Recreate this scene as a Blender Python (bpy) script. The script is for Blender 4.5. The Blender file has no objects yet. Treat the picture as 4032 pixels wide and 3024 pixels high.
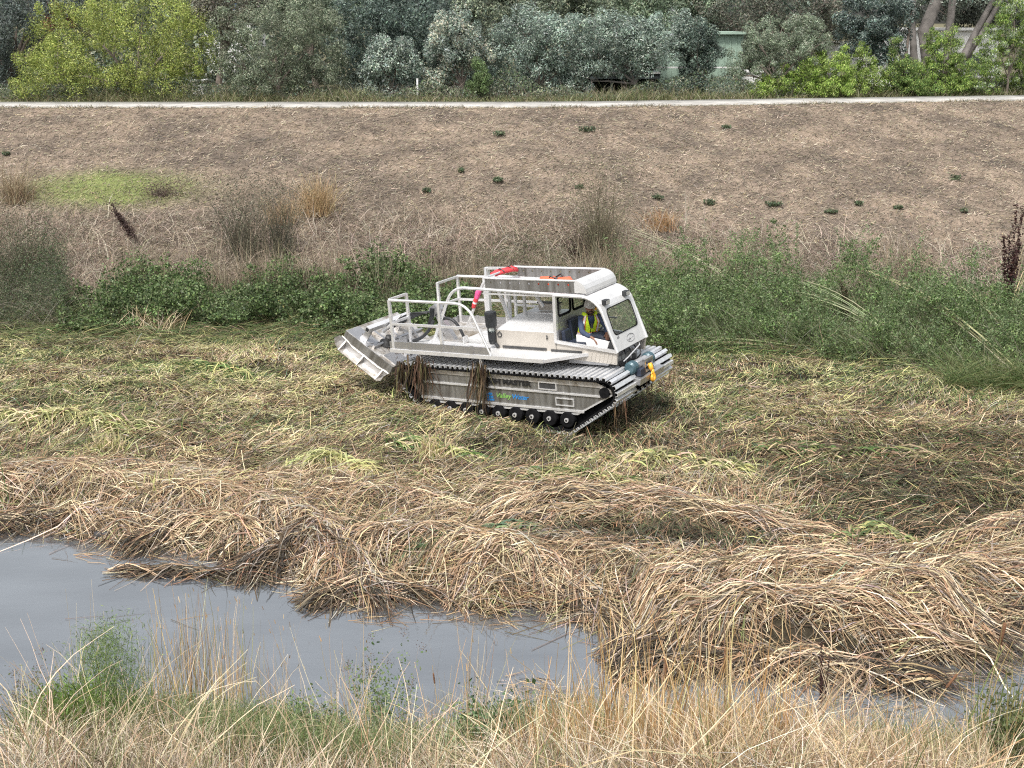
import bpy, math, random
import numpy as np
from mathutils import Vector, Matrix, Euler
random.seed(7); rng = np.random.default_rng(11)
sc = bpy.context.scene
# ------------------------------------------------------------ camera, sky, sun, exposure
CAMZ = 7.4; FPX = 4600.0; PITCH = math.atan((1512 - 81) / FPX)
cd = bpy.data.cameras.new('camera'); cam = bpy.data.objects.new('camera', cd)
sc.collection.objects.link(cam); sc.camera = cam
cd.sensor_width = 36; cd.lens = 36 * FPX / 4032; cd.clip_end = 2000
cam.location = (0, 0, CAMZ); cam.rotation_euler = (math.pi / 2 - PITCH, 0, 0)
SUN_EL, SUN_AZ = math.radians(58), math.radians(205)     # azimuth from +Y clockwise
w = bpy.data.worlds.new('World'); sc.world = w; w.use_nodes = True
nt = w.node_tree; bg = nt.nodes['Background']
sky = nt.nodes.new('ShaderNodeTexSky'); sky.sky_type = 'NISHITA'; sky.sun_disc = False
sky.sun_elevation = SUN_EL; sky.sun_rotation = SUN_AZ
sky.air_density = 1.6; sky.dust_density = 4.0; sky.ozone_density = 1.0
hs = nt.nodes.new('ShaderNodeHueSaturation'); hs.inputs['Saturation'].default_value = .30
nt.links.new(sky.outputs[0], hs.inputs['Color']); nt.links.new(hs.outputs[0], bg.inputs[0])
bg.inputs[1].default_value = 0.122
sl = bpy.data.lights.new('sun', 'SUN'); so = bpy.data.objects.new('sun', sl); sc.collection.objects.link(so)
sl.energy = 2.5; sl.angle = math.radians(11); sl.color = (1, .96, .9)
so.rotation_euler = (math.pi / 2 - SUN_EL, 0, math.pi - SUN_AZ)
sc.view_settings.view_transform = 'Standard'; sc.view_settings.look = 'None'
sc.view_settings.exposure = 0.68; sc.view_settings.gamma = 1
sc.cycles.max_bounces = 5; sc.cycles.transparent_max_bounces = 6; sc.cycles.use_denoising = False; sc.cycles.pixel_filter_type = 'BLACKMAN_HARRIS'; sc.cycles.filter_width = 1.15

# ------------------------------------------------------------ projection helpers (photo pixels -> ground points)
_fw = np.array([0, math.cos(PITCH), -math.sin(PITCH)]); _up = np.array([0, math.sin(PITCH), math.cos(PITCH)])
def gp(px, py, z=0.0):
    d = _fw + np.array([1., 0, 0]) * (px - 2016) / FPX - _up * (py - 1512) / FPX
    t = (z - CAMZ) / d[2]; return np.array([d[0] * t, d[1] * t, z])
def atY(px, py, Y):
    d = _fw + np.array([1., 0, 0]) * (px - 2016) / FPX - _up * (py - 1512) / FPX
    t = Y / d[1]; return np.array([d[0] * t, Y, CAMZ + d[2] * t])

# ------------------------------------------------------------ materials
def nodemat(name):
    m = bpy.data.materials.new(name); m.use_nodes = True; return m, m.node_tree, m.node_tree.nodes['Principled BSDF']
def N(t, kind, **kw):
    n = t.nodes.new(kind)
    for k, v in kw.items(): setattr(n, k, v)
    return n
def plain(name, col, rough=.6, metal=0.0, noise=.12, scale=6.0, bump=0.0, spec=None, dirt=None, streak=None):
    m, t, b = nodemat(name)
    tc = N(t, 'ShaderNodeTexCoord'); no = N(t, 'ShaderNodeTexNoise'); no.inputs['Scale'].default_value = scale
    no.inputs['Detail'].default_value = 6
    if streak:
        mp = N(t, 'ShaderNodeMapping'); mp.inputs['Scale'].default_value = streak
        t.links.new(tc.outputs['Object'], mp.inputs[0]); t.links.new(mp.outputs[0], no.inputs['Vector'])
    else: t.links.new(tc.outputs['Object'], no.inputs['Vector'])
    r = N(t, 'ShaderNodeValToRGB'); r.color_ramp.elements[0].position = .3; r.color_ramp.elements[1].position = .7
    c0 = [max(0, c * (1 - noise)) for c in col]; c1 = [min(1, c * (1 + noise)) for c in col]
    if dirt: c0 = dirt
    r.color_ramp.elements[0].color = (*c0, 1); r.color_ramp.elements[1].color = (*c1, 1)
    t.links.new(no.outputs['Fac'], r.inputs[0]); t.links.new(r.outputs[0], b.inputs['Base Color'])
    b.inputs['Roughness'].default_value = rough; b.inputs['Metallic'].default_value = metal
    if spec is not None: b.inputs['Specular IOR Level'].default_value = spec
    if bump:
        bp = N(t, 'ShaderNodeBump'); bp.inputs['Strength'].default_value = bump; bp.inputs['Distance'].default_value = .02
        t.links.new(no.outputs['Fac'], bp.inputs['Height']); t.links.new(bp.outputs[0], b.inputs['Normal'])
    return m
def vcol_mat(name, rough=.8, trans=0.0, noise=0.0, nscale=30, bump=0.0, spec=.2):
    m, t, b = nodemat(name)
    a = N(t, 'ShaderNodeAttribute', attribute_name='Col'); src = a.outputs['Color']
    if noise or bump:
        tc = N(t, 'ShaderNodeTexCoord'); no = N(t, 'ShaderNodeTexNoise'); no.inputs['Scale'].default_value = nscale
        no.inputs['Detail'].default_value = 8; no.inputs['Roughness'].default_value = .7
        t.links.new(tc.outputs['Object'], no.inputs['Vector'])
        mr = N(t, 'ShaderNodeMapRange'); mr.inputs[1].default_value = .3; mr.inputs[2].default_value = .7
        mr.inputs[3].default_value = 1 - noise; mr.inputs[4].default_value = 1 + noise
        t.links.new(no.outputs['Fac'], mr.inputs[0])
        vm = N(t, 'ShaderNodeVectorMath', operation='SCALE')
        t.links.new(src, vm.inputs[0]); t.links.new(mr.outputs[0], vm.inputs['Scale']); src = vm.outputs[0]
        if bump:
            bp = N(t, 'ShaderNodeBump'); bp.inputs['Strength'].default_value = bump; bp.inputs['Distance'].default_value = .05
            t.links.new(no.outputs['Fac'], bp.inputs['Height']); t.links.new(bp.outputs[0], b.inputs['Normal'])
    t.links.new(src, b.inputs['Base Color'])
    b.inputs['Roughness'].default_value = rough; b.inputs['Specular IOR Level'].default_value = spec
    if trans:
        tr = N(t, 'ShaderNodeBsdfTranslucent'); t.links.new(src, tr.inputs['Color'])
        mx = N(t, 'ShaderNodeMixShader'); mx.inputs[0].default_value = trans
        out = t.nodes['Material Output']
        t.links.new(b.outputs[0], mx.inputs[1]); t.links.new(tr.outputs[0], mx.inputs[2]); t.links.new(mx.outputs[0], out.inputs[0])
    return m
M = {}
M['leaf'] = vcol_mat('leaf', .55, .3, spec=.35); M['straw'] = vcol_mat('straw', .6, .12, spec=.3)
M['ground'] = vcol_mat('ground', .95, 0, .45, 14, .6, spec=.1)
M['bark'] = plain('bark', (.17, .14, .12), .9, 0, .4, 5, .6)
M['bark_pale'] = plain('bark_pale', (.165, .15, .14), .85, 0, .4, 3, .6)
M['concrete'] = plain('concrete', (.36, .35, .33), .85, 0, .3, 1.3, .2)
M['alu'] = plain('aluminium', (.74, .74, .74), .42, .45, .07, 5, .04)
M['alu_hull'] = plain('aluminium_hull', (.36, .36, .355), .42, .7, .1, 2.5, .05, dirt=(.15, .14, .125), streak=(4, 4, .5))
M['alu_top'] = plain('aluminium_lit_top', (.66, .66, .66), .42, .35, .09, 3, .03)  # paler than the side metals: overcast skylight on upward faces put into colour
M['alu_side'] = plain('aluminium_brushed', (.50, .50, .51), .38, .8, .1, 4, .03)
M['alu_white'] = plain('aluminium_bright', (.76, .76, .77), .36, .55, .08, 5)
M['alu_dirty'] = plain('aluminium_muddy', (.66, .65, .64), .45, .6, .1, 7, .1, dirt=(.30, .26, .21))
M['cleat'] = plain('cleat_aluminium', (.74, .75, .77), .38, .6, .12, 9, .05)
M['panel'] = plain('painted_panel', (.50, .465, .42), .5, .25, .09, 3)
M['rubber'] = plain('black_rubber', (.009, .009, .010), .9, 0, .4, 10, spec=.1)
M['black'] = plain('black_plastic', (.02, .022, .025), .45, 0, .3, 8)
M['dark'] = plain('dark_steel', (.06, .06, .062), .55, .3, .3, 8)
M['teal'] = plain('teal_paint', (.055, .105, .13), .4, .1, .15, 8)
M['yellow'] = plain('yellow_paint', (.85, .42, .04), .4, 0, .06, 8)
M['red'] = plain('red_fabric', (.62, .05, .06), .7, 0, .15, 10)
M['orange'] = plain('orange_fabric', (.85, .13, .06), .7, 0, .12, 10)
M['pink'] = plain('pink_fabric', (.80, .10, .28), .7, 0, .1, 10)
M['white'] = plain('white_paint', (.78, .78, .78), .5, 0, .04, 6)
M['seat'] = plain('navy_seat', (.018, .025, .045), .6, 0, .2, 9)
M['skin'] = plain('skin', (.23, .115, .075), .5, 0, .12, 12)
M['denim'] = plain('navy_cloth', (.045, .065, .12), .85, 0, .2, 14, .15)
M['hivis'] = plain('hivis_cloth', (.62, .85, .03), .7, 0, .08, 10)
M['tape'] = plain('reflective_tape', (.75, .73, .74), .4, 0, .1, 20)
M['tape_orange'] = plain('orange_trim', (.85, .16, .05), .6, 0, .05, 10)
M['hat'] = plain('hat_shell', (.50, .49, .46), .5, 0, .15, 9)
M['beard'] = plain('beard', (.03, .022, .018), .9, 0, .3, 40)
M['ink_black'] = plain('black_lettering', (.015, .015, .016), .5, 0, .1, 6)
M['ink_green'] = plain('green_lettering', (.20, .42, .10), .5, 0, .1, 6)
M['ink_blue'] = plain('blue_lettering', (.03, .22, .55), .5, 0, .1, 6)
M['ink_grey'] = plain('grey_lettering', (.22, .22, .23), .5, 0, .1, 6)
M['shed'] = plain('sage_steel', (.30, .40, .33), .6, .1, .1, 2)
M['blue'] = plain('blue_tarp', (.02, .09, .42), .6, 0, .15, 5)
M['roof_dark'] = plain('roof_dark', (.07, .085, .09), .7, 0, .2, 4)
def glass_mat():
    m, t, b = nodemat('clear_glass')
    g = N(t, 'ShaderNodeBsdfGlossy'); g.inputs['Roughness'].default_value = .03
    tr = N(t, 'ShaderNodeBsdfTransparent'); tr.inputs['Color'].default_value = (.86, .9, .88, 1)
    fr = N(t, 'ShaderNodeFresnel'); fr.inputs['IOR'].default_value = 1.45
    mx = N(t, 'ShaderNodeMixShader'); t.links.new(fr.outputs[0], mx.inputs[0]); t.links.new(tr.outputs[0], mx.inputs[1])
    t.links.new(g.outputs[0], mx.inputs[2]); t.links.new(mx.outputs[0], t.nodes['Material Output'].inputs[0]); return m
M['glass'] = glass_mat()
def water_mat():
    m, t, b = nodemat('murky_water')
    b.inputs['Roughness'].default_value = .04; b.inputs['IOR'].default_value = 4.2
    tc = N(t, 'ShaderNodeTexCoord')
    n1 = N(t, 'ShaderNodeTexNoise'); n1.inputs['Scale'].default_value = .7; n1.inputs['Detail'].default_value = 4
    mp = N(t, 'ShaderNodeMapping'); mp.inputs['Scale'].default_value = (.6, 1.6, 1)
    t.links.new(tc.outputs['Object'], mp.inputs[0]); t.links.new(mp.outputs[0], n1.inputs['Vector'])
    r = N(t, 'ShaderNodeValToRGB'); r.color_ramp.elements[0].color = (.075, .083, .092, 1); r.color_ramp.elements[1].color = (.115, .127, .14, 1)
    r.color_ramp.elements[0].position = .35; r.color_ramp.elements[1].position = .65
    t.links.new(n1.outputs[0], r.inputs[0]); t.links.new(r.outputs[0], b.inputs['Base Color'])
    n2 = N(t, 'ShaderNodeTexNoise'); n2.inputs['Scale'].default_value = 5; n2.inputs['Detail'].default_value = 3
    t.links.new(mp.outputs[0], n2.inputs['Vector'])
    bp = N(t, 'ShaderNodeBump'); bp.inputs['Strength'].default_value = .22; bp.inputs['Distance'].default_value = .02
    t.links.new(n2.outputs[0], bp.inputs['Height']); t.links.new(bp.outputs[0], b.inputs['Normal'])
    return m
M['water'] = water_mat()

# ------------------------------------------------------------ object helpers
def tag(o, label=None, cat=None, group=None, kind=None):
    if label: o['label'] = label
    if cat: o['category'] = cat
    if group: o['group'] = group
    if kind: o['kind'] = kind
    return o
def link(o, parent=None):
    sc.collection.objects.link(o)
    if parent is not None: o.parent = parent
    return o
def empty(name, loc=(0, 0, 0), rot=(0, 0, 0), parent=None):
    o = bpy.data.objects.new(name, None); o.location = loc; o.rotation_euler = rot; o.empty_display_size = .2
    return link(o, parent)
def npmesh(name, V, F, C=None, mat=None, parent=None, smooth=False, loc=None):
    """V (n,3), F (m,4) ints, C (n,3) colours"""
    V = np.asarray(V, np.float32); F = np.asarray(F, np.int32)
    if loc is not None: V = V - np.asarray(loc, np.float32)
    k = F.shape[1]
    me = bpy.data.meshes.new(name); me.vertices.add(len(V)); me.vertices.foreach_set('co', V.ravel())
    me.loops.add(F.size); me.loops.foreach_set('vertex_index', F.ravel())
    me.polygons.add(len(F)); me.polygons.foreach_set('loop_start', np.arange(len(F), dtype=np.int32) * k)
    me.polygons.foreach_set('loop_total', np.full(len(F), k, np.int32))
    if smooth: me.polygons.foreach_set('use_smooth', np.ones(len(F), bool))
    if C is not None:
        a = me.color_attributes.new('Col', 'FLOAT_COLOR', 'POINT')
        cc = np.ones((len(V), 4), np.float32); cc[:, :3] = np.clip(C, 0, 1); a.data.foreach_set('color', cc.ravel())
    me.update(calc_edges=True); me.validate()
    if mat: me.materials.append(M[mat])
    o = bpy.data.objects.new(name, me)
    if loc is not None: o.location = loc
    return link(o, parent)
class MB:
    def __init__(s): s.v = []; s.f = []; s.m = []
    def add(s, v, f, mi=0):
        b = len(s.v); s.v += [tuple(p) for p in v]; s.f += [tuple(b + i for i in q) for q in f]; s.m += [mi] * len(f); return s
    def box(s, x0, x1, y0, y1, z0, z1, mi=0):
        return s.add([(x0,y0,z0),(x1,y0,z0),(x1,y1,z0),(x0,y1,z0),(x0,y0,z1),(x1,y0,z1),(x1,y1,z1),(x0,y1,z1)],
                     [(0,3,2,1),(4,5,6,7),(0,1,5,4),(1,2,6,5),(2,3,7,6),(3,0,4,7)], mi)
    def prism(s, poly, y0, y1, mi=0, ax='xz'):
        n = len(poly)
        mk = {'xz': lambda a, b, c: (a, c, b), 'xy': lambda a, b, c: (a, b, c), 'yz': lambda a, b, c: (c, a, b)}[ax]
        v = [mk(a, b, y0) for a, b in poly] + [mk(a, b, y1) for a, b in poly]
        return s.add(v, [tuple(range(n)), tuple(range(2*n-1, n-1, -1))] + [(i, n+i, n+(i+1) % n, (i+1) % n) for i in range(n)], mi)
    def beam(s, p, q, w=.05, h=None, mi=0, upv=(0, 0, 1)):
        h = h or w; p = Vector(p); q = Vector(q); d = (q - p).normalized(); u = Vector(upv)
        if abs(d.dot(u)) > .98: u = Vector((0, 1, 0))
        a = d.cross(u).normalized() * w / 2; b = a.cross(d).normalized() * h / 2
        v = [p-a-b, p+a-b, p+a+b, p-a+b, q-a-b, q+a-b, q+a+b, q-a+b]
        return s.add(v, [(0,3,2,1),(4,5,6,7),(0,1,5,4),(1,2,6,5),(2,3,7,6),(3,0,4,7)], mi)
    def tube(s, pts, r, n=8, mi=0, cap=True):
        pts = [Vector(p) for p in pts]; rr = r if isinstance(r, (list, tuple)) else [r] * len(pts)
        base = len(s.v); u = None
        for i, p in enumerate(pts):
            d = (pts[min(i+1, len(pts)-1)] - pts[max(i-1, 0)]).normalized()
            if u is None: u = d.cross(Vector((.3, .2, .93))).normalized() if abs(d.z) < .9 else d.cross(Vector((0, 1, 0))).normalized()
            u = (u - d * u.dot(d)).normalized(); v = d.cross(u)
            for k in range(n):
                a = 2 * math.pi * k / n; s.v.append(tuple(p + (u * math.cos(a) + v * math.sin(a)) * rr[i]))
        for i in range(len(pts) - 1):
            for k in range(n):
                s.f.append((base+i*n+k, base+i*n+(k+1) % n, base+(i+1)*n+(k+1) % n, base+(i+1)*n+k)); s.m.append(mi)
        if cap:
            s.f.append(tuple(base+k for k in range(n))[::-1]); s.f.append(tuple(base+(len(pts)-1)*n+k for k in range(n))); s.m += [mi, mi]
        return s
    def cyl(s, p, q, r, n=20, mi=0): return s.tube([p, q], r, n, mi)
    def build(s, name, mats, parent=None, loc=None, smooth=False, bevel=0):
        me = bpy.data.meshes.new(name)
        off = Vector(loc) if loc is not None else Vector((0, 0, 0))
        me.from_pydata([tuple(Vector(p) - off) for p in s.v], [], s.f)
        mats = [mats] if isinstance(mats, str) else mats
        for k in mats: me.materials.append(M[k])
        for p, mi in zip(me.polygons, s.m): p.material_index = mi; p.use_smooth = smooth
        me.update(); o = bpy.data.objects.new(name, me); o.location = off; link(o, parent)
        if bevel:
            b = o.modifiers.new('bevel', 'BEVEL'); b.width = bevel; b.segments = 2; b.limit_method = 'ANGLE'
        return o
def text(name, body, size, mat, parent, loc, rot, sx=1.0, shear=0.0, bold=0.0, ext=.002):
    cu = bpy.data.curves.new(name, 'FONT'); cu.body = body; cu.size = size; cu.extrude = ext; cu.offset = bold; cu.shear = shear
    t = bpy.data.objects.new(name, cu); sc.collection.objects.link(t)
    dg = bpy.context.evaluated_depsgraph_get(); me = bpy.data.meshes.new_from_object(t.evaluated_get(dg))
    bpy.data.objects.remove(t); me.materials.clear(); me.materials.append(M[mat])
    o = bpy.data.objects.new(name, me); o.location = loc; o.rotation_euler = rot; o.scale = (sx, 1, 1); return link(o, parent)

# ------------------------------------------------------------ noise
def _h(i, j, s): 
    n = (i.astype(np.int64) * 374761393 + j.astype(np.int64) * 668265263 + s * 1442695041) & 0x7fffffff
    n = ((n ^ (n >> 13)) * 1274126177) & 0x7fffffff
    return ((n ^ (n >> 16)) & 0xffff) / 65535.0
def vn(x, y, s=0):
    x = np.asarray(x, float); y = np.asarray(y, float)
    i = np.floor(x); j = np.floor(y); u = x - i; v = y - j; u = u*u*(3-2*u); v = v*v*(3-2*v)
    return (_h(i, j, s)*(1-u)+_h(i+1, j, s)*u)*(1-v) + (_h(i, j+1, s)*(1-u)+_h(i+1, j+1, s)*u)*v
def fbm(x, y, o=4, s=0):
    r = 0; a = .5; t = 0
    for k in range(o): r = r + a * vn(x * 2**k + 17.3*k, y * 2**k - 9.1*k, s + k); t += a; a *= .5
    return r / t
def ss(a, b, x): t = np.clip((x - a) / (b - a), 0, 1); return t*t*(3-2*t)
# ------------------------------------------------------------ terrain
WZ = -0.22
_sh = [(-900,2070),(0,2088),(200,2098),(350,2135),(560,2180),(800,2170),(900,2230),(1100,2250),(1225,2330),(1400,2375),(1650,2365),(1800,2410),(2200,2425),(2480,2470),
       (2600,2600),(2800,2640),(3050,2675),(3300,2690),(3600,2655),(3750,2600),(3880,2560),(4100,2470),(4700,2430)]
_shp = np.array([gp(a, b, WZ) for a, b in _sh]); _o = np.argsort(_shp[:, 0]); SHX, SHY = _shp[_o, 0], _shp[_o, 1]
def shore(x): return np.interp(x, SHX, SHY) + .12*np.sin(np.asarray(x)*3.1) + .07*np.sin(np.asarray(x)*7.7+1)
NEARY = 11.15
def crest(x): return 44.5 + .22*np.log1p(np.exp(np.clip(np.asarray(x, float)-2, -30, 45)))
TOPZ = 4.30
def H(x, y):
    x = np.asarray(x, float); y = np.asarray(y, float)
    sy = shore(x)
    bump = .16*(fbm(x*.55, y*.9, 3, 5)-.5) + .10*(fbm(x*2.1, y*3.0, 3, 9)-.5)
    marsh = .02 + bump + .20*np.exp(-((y-sy-.9)/.8)**2)*(.45+.9*fbm(x*.8, y*.3, 2, 3))
    t1 = ss(-.1, 1.3, y-sy); marsh = (WZ-.04)*(1-t1) + marsh*t1; marsh = marsh + (-.45)*(1-ss(-.45, .10, y-sy))
    near = WZ + (NEARY + .25*np.sin(x*1.3) - y)*.60
    near = np.where(y < NEARY+.3, np.maximum(near, -.65) + .10*(fbm(x*1.3, y*1.3, 3, 2)-.5)*ss(.3, 1.2, NEARY-y), -.65)
    near = np.minimum(near, 5.7)
    z = np.where(y < (NEARY+sy)/2, near, marsh)
    c = crest(x); foot = c - 12.6
    sl = np.clip((y-foot)/(c-foot), 0, 1)
    rise = TOPZ * (sl*sl*(3-2*sl)*.25 + sl*.75)
    rough = (.14*(fbm(x*1.1, y*1.6, 4, 21)-.5) + .17*(fbm(x*3.0, y*4, 3, 22)-.5)) * ss(0, .06, sl) * (1-ss(.96, 1, sl))
    return z*(1-ss(0, .15, sl)) + rise + rough
GX, GY = -13.1, 38.2
BROWN = np.array([.176, .140, .110])
def gcol(x, y):
    n = fbm(x*.8, y*1.2, 4, 31)[:, None]; n2 = fbm(x*3, y*4, 3, 33)[:, None]
    c = crest(x); sl = np.clip((y-(c-12.6))/12.6, 0, 1)[:, None]
    slope = BROWN*(.45+1.1*n) * (.6+.8*n2) + np.array([.03, .015, 0])*(n-.5)
    g = np.exp(-(((x-GX)/2.6)**2 + ((y-GY)/1.05)**2)**1.5)[:, None]*(.45+.9*n2)
    slope = slope*(1-np.clip(g*1.2, 0, .9)) + np.array([.17, .20, .07])*np.clip(g*1.2, 0, .9)
    marsh = np.array([.035, .029, .020])*(.6+.9*n)
    out = marsh*(1-ss(0, .08, sl)) + slope*ss(0, .08, sl)
    near = np.array([.13, .105, .075])*(.6+.8*n2)
    yy = y[:, None]; out = np.where(yy < NEARY, near, out)
    wet = (1-ss(-.3, .5, y-shore(x)))[:, None]*(yy > NEARY)
    out = out*(1-wet) + np.array([.028, .024, .020])*wet
    beyond = np.array([.13, .12, .075])*(.6+.8*n2)
    return np.where(sl >= 1, beyond, out)
xs = np.concatenate([[-600, -250, -120, -70, -45, -32], np.arange(-25, 25.01, .13), [32, 45, 70, 120, 250, 600]])
ys = np.concatenate([[-60, -15, -3, 2, 5], np.arange(6.5, 51.5, .12), [52, 55, 60, 70, 90, 130, 200, 350, 700, 1300]])
X, Y = np.meshgrid(xs, ys); x = X.ravel(); y = Y.ravel(); z = H(x, y)
nx, ny = len(xs), len(ys); I = (np.arange(ny-1)[:, None]*nx + np.arange(nx-1)[None, :]).ravel()
tag(npmesh('ground', np.c_[x, y, z], np.c_[I, I+1, I+nx+1, I+nx], gcol(x, y), 'ground', smooth=True), kind='structure')
# water sheet
wb = MB(); wb.add([(-30, 9.0, WZ), (30, 9.0, WZ), (30, 19.5, WZ), (-30, 19.5, WZ)], [(0, 1, 2, 3)])
tag(wb.build('water', 'water'), kind='structure')
# levee path: cast slab following the crest
V = []; Fq = []
pxs = np.arange(-45, 60, 1.5)
for i, a in enumerate(pxs):
    c = crest(a) + .15
    for (yy, zz) in ((c, TOPZ-.10), (c, TOPZ+.05), (c+2.25, TOPZ+.07), (c+2.25, TOPZ-.1)): V.append((a, yy, zz))
    if i: b = (i-1)*4; Fq += [(b+k, b+4+k, b+5+k, b+1+k) for k in range(3)]
tag(npmesh('path', V, Fq, None, 'concrete'), kind='structure')
# ------------------------------------------------------------ tracked amphibious vehicle (local: x forward, y left, z up)
VLOC = (0.454, 22.142, -0.034); VROT = (0.013, -0.087, -0.555)
VM = Matrix.Translation(VLOC) @ Euler(VROT).to_matrix().to_4x4()
veh = empty('amphibious_crawler', VLOC, VROT)
tag(veh, 'silver aluminium tracked amphibious crawler with open cab and rear mower, parked on flattened reeds', 'amphibious vehicle')
# closed track path, outer face of belt, clockwise seen from the near side
def track_path():
    P = []
    def arc(cx, cz, r, a0, a1, n):
        for k in range(n+1):
            a = math.radians(a0 + (a1-a0)*k/n); P.append((cx+r*math.cos(a), cz+r*math.sin(a)))
    arc(-2.18, .86, .235, 215, 90, 8)
    arc(2.22, .855, .24, 90, -50, 10)
    arc(1.42, .26, .20, -58, -90, 3)
    arc(-1.62, .26, .20, -90, -125, 3)
    return P
TP = track_path()
def resample(P, d):
    P = P + [P[0]]; L = [0]
    for a, b in zip(P, P[1:]): L.append(L[-1] + math.dist(a, b))
    n = int(round(L[-1]/d)); out = []
    for k in range(n):
        s = L[-1]*k/n; i = max(j for j in range(len(L)-1) if L[j] <= s); u = (s-L[i])/max(1e-9, L[i+1]-L[i])
        p = (P[i][0]+(P[i+1][0]-P[i][0])*u, P[i][1]+(P[i+1][1]-P[i][1])*u)
        d0 = (P[i+1][0]-P[i][0], P[i+1][1]-P[i][1]); l = math.hypot(*d0); out.append((p, (d0[0]/l, d0[1]/l)))
    return out
def make_track(side):
    y0, y1 = (-1.2, -.38) if side < 0 else (.38, 1.2)
    t = MB()
    rs = resample(TP, .06)
    for (a, b) in ((y0+.02, y1-.02),):      # rubber belt
        base = len(t.v); n = len(rs)
        for (p, d) in rs:
            nx_, nz_ = -d[1], d[0]
            if True:
                t.v += [(p[0], a, p[1]), (p[0], b, p[1]), (p[0]-nx_*.035, b, p[1]-nz_*.035), (p[0]-nx_*.035, a, p[1]-nz_*.035)]
        for i in range(n):
            j = (i+1) % n
            for k in range(4):
                t.f.append((base+i*4+k, base+i*4+(k+1) % 4, base+j*4+(k+1) % 4, base+j*4+k)); t.m.append(0)
    # cleats: open hat sections
    prof = [(-.043, .002), (-.036, .004), (-.026, .050), (.026, .050), (.036, .004), (.043, .002)]
    pr2 = [(-.043, .010), (-.041, .012), (-.032, .058), (.032, .058), (.041, .012), (.043, .010)]
    loop = prof + pr2[::-1]
    for (p, d) in resample(TP, .118):
        nn = (-d[1], d[0])
        j0 = random.uniform(-.006, .006)
        poly = [(p[0]+d[0]*a+nn[0]*b, p[1]+d[1]*a+nn[1]*b) for a, b in loop]
        t.prism(poly, y0+j0, y1+j0, 1)
    o = t.build('track', ['rubber', 'cleat'], veh)
    return o
make_track(-1); make_track(1)
HULL = [(-2.14, 1.02), (2.06, 1.02), (2.36, .90), (2.36, .80), (1.62, .375), (-1.86, .35), (-2.2, .74)]
for side in (-1, 1):
    yo = side*1.10; yi = side*.46; h = MB(); h.prism(HULL, min(yo, yi), max(yo, yi))
    hp = h.build('pontoon', 'alu_hull', veh)
    so_ = side
    def yr(a, b): q = sorted((so_*a, so_*b)); return q[0], q[1]
    for nm, a, b, zc, hh in (('rub_rail', -1.95, 2.12, .765, .035), ('rub_rail', -1.93, 1.76, .445, .045)):
        r = MB(); y_0, y_1 = yr(1.098, 1.125); r.prism([(a, zc-hh/2), (b, zc-hh/2+.005), (b, zc+hh/2), (a, zc+hh/2)], y_0, y_1); r.build(nm, 'alu_white', hp)
    r = MB(); y_0, y_1 = yr(1.102, 1.118)
    r.prism([(-2.12, .955), (2.1, .935), (2.35, .85), (2.34, .91), (2.06, 1.03), (-2.12, 1.03)], y_0, y_1); r.build('top_plate', 'alu_dirty', hp)
    r = MB(); y_0, y_1 = yr(1.10, 1.116)
    r.prism([(-1.86, .352), (1.62, .377), (2.36, .802), (2.355, .83), (1.60, .405), (-1.85, .385)], y_0, y_1); r.build('edge_strip', 'alu_white', hp)
    for (a, b, z0, z1, col) in ((.84, 1.19, .83, .945, 'dark'), (1.19, 1.54, .545, .66, 'dark')):
        f = MB()
        y_0, y_1 = yr(1.10, 1.122); f.box(a-.02, b+.02, y_0, y_1, z0-.018, z0); f.box(a-.02, b+.02, y_0, y_1, z1, z1+.018)
        f.box(a-.02, a, y_0, y_1, z0, z1); f.box(b, b+.02, y_0, y_1, z0, z1)
        fo = f.build('step_pocket', 'alu_white', hp)
        g = MB(); y_0, y_1 = yr(1.10, 1.106); g.box(a, b, y_0, y_1, z0, z1); g.build('pocket_face', col if z0 > .7 else 'alu_hull', fo)  # flat face without depth; upper one coloured dark for the pocket's inner shade
    u_ = MB(); y_0, y_1 = yr(.5, .98); u_.prism([(-2.15, .70), (-1.75, .13), (1.5, .13), (2.35, .68), (2.33, .80), (1.62, .37), (-1.88, .35)], *yr(.5, 1.0)); u_.build('undercarriage', 'rubber', veh)
    for k in range(9):                                          # road wheels
        x = -1.60 + k*.3765; wz = .275
        m = MB(); y_0, y_1 = yr(.95, 1.17); m.cyl((x, y_0, wz), (x, y_1, wz), .150, 24)
        wo = m.build('road_wheel', 'rubber', veh, loc=(x, side*1.06, wz), bevel=.02)
        m = MB(); y_0, y_1 = yr(1.165, 1.192); m.cyl((0, y_0-side*1.06, 0), (0, y_1-side*1.06, 0), .044, 14)
        ho = m.build('hub', 'alu_white', wo)
        m = MB(); y_0, y_1 = yr(1.190, 1.197); m.cyl((0, y_0-side*1.06, 0), (0, y_1-side*1.06, 0), .022, 10); m.build('hub_cap', 'dark', ho)
    m = MB(); y_0, y_1 = yr(.5, 1.16); m.cyl((2.22, y_0, .855), (2.22, y_1, .855), .10, 20)
    for yy in (.60, .80, 1.0):
        for k in range(12):
            a = k*math.pi/6; p_, q_ = yr(yy, yy+.035)
            m.prism([(2.22+.19*math.cos(a+e)*s, .855+.19*math.sin(a+e)*s) for e, s in ((-.2, .8), (-.1, 1.05), (.1, 1.05), (.2, .8))] + [(2.22, .855)], p_, q_)
    m.build('drive_sprocket', 'rubber', veh)
    m = MB(); y_0, y_1 = yr(.5, 1.16); m.cyl((-2.18, y_0, .86), (-2.18, y_1, .86), .19, 24); m.build('idler_wheel', 'rubber', veh, bevel=.01)
text('lettering', 'MARSH MASTER', .145, 'ink_black', veh, (-.58, -1.1205, .852), (math.pi/2, 0, 0), sx=1.19, bold=.005)
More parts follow.
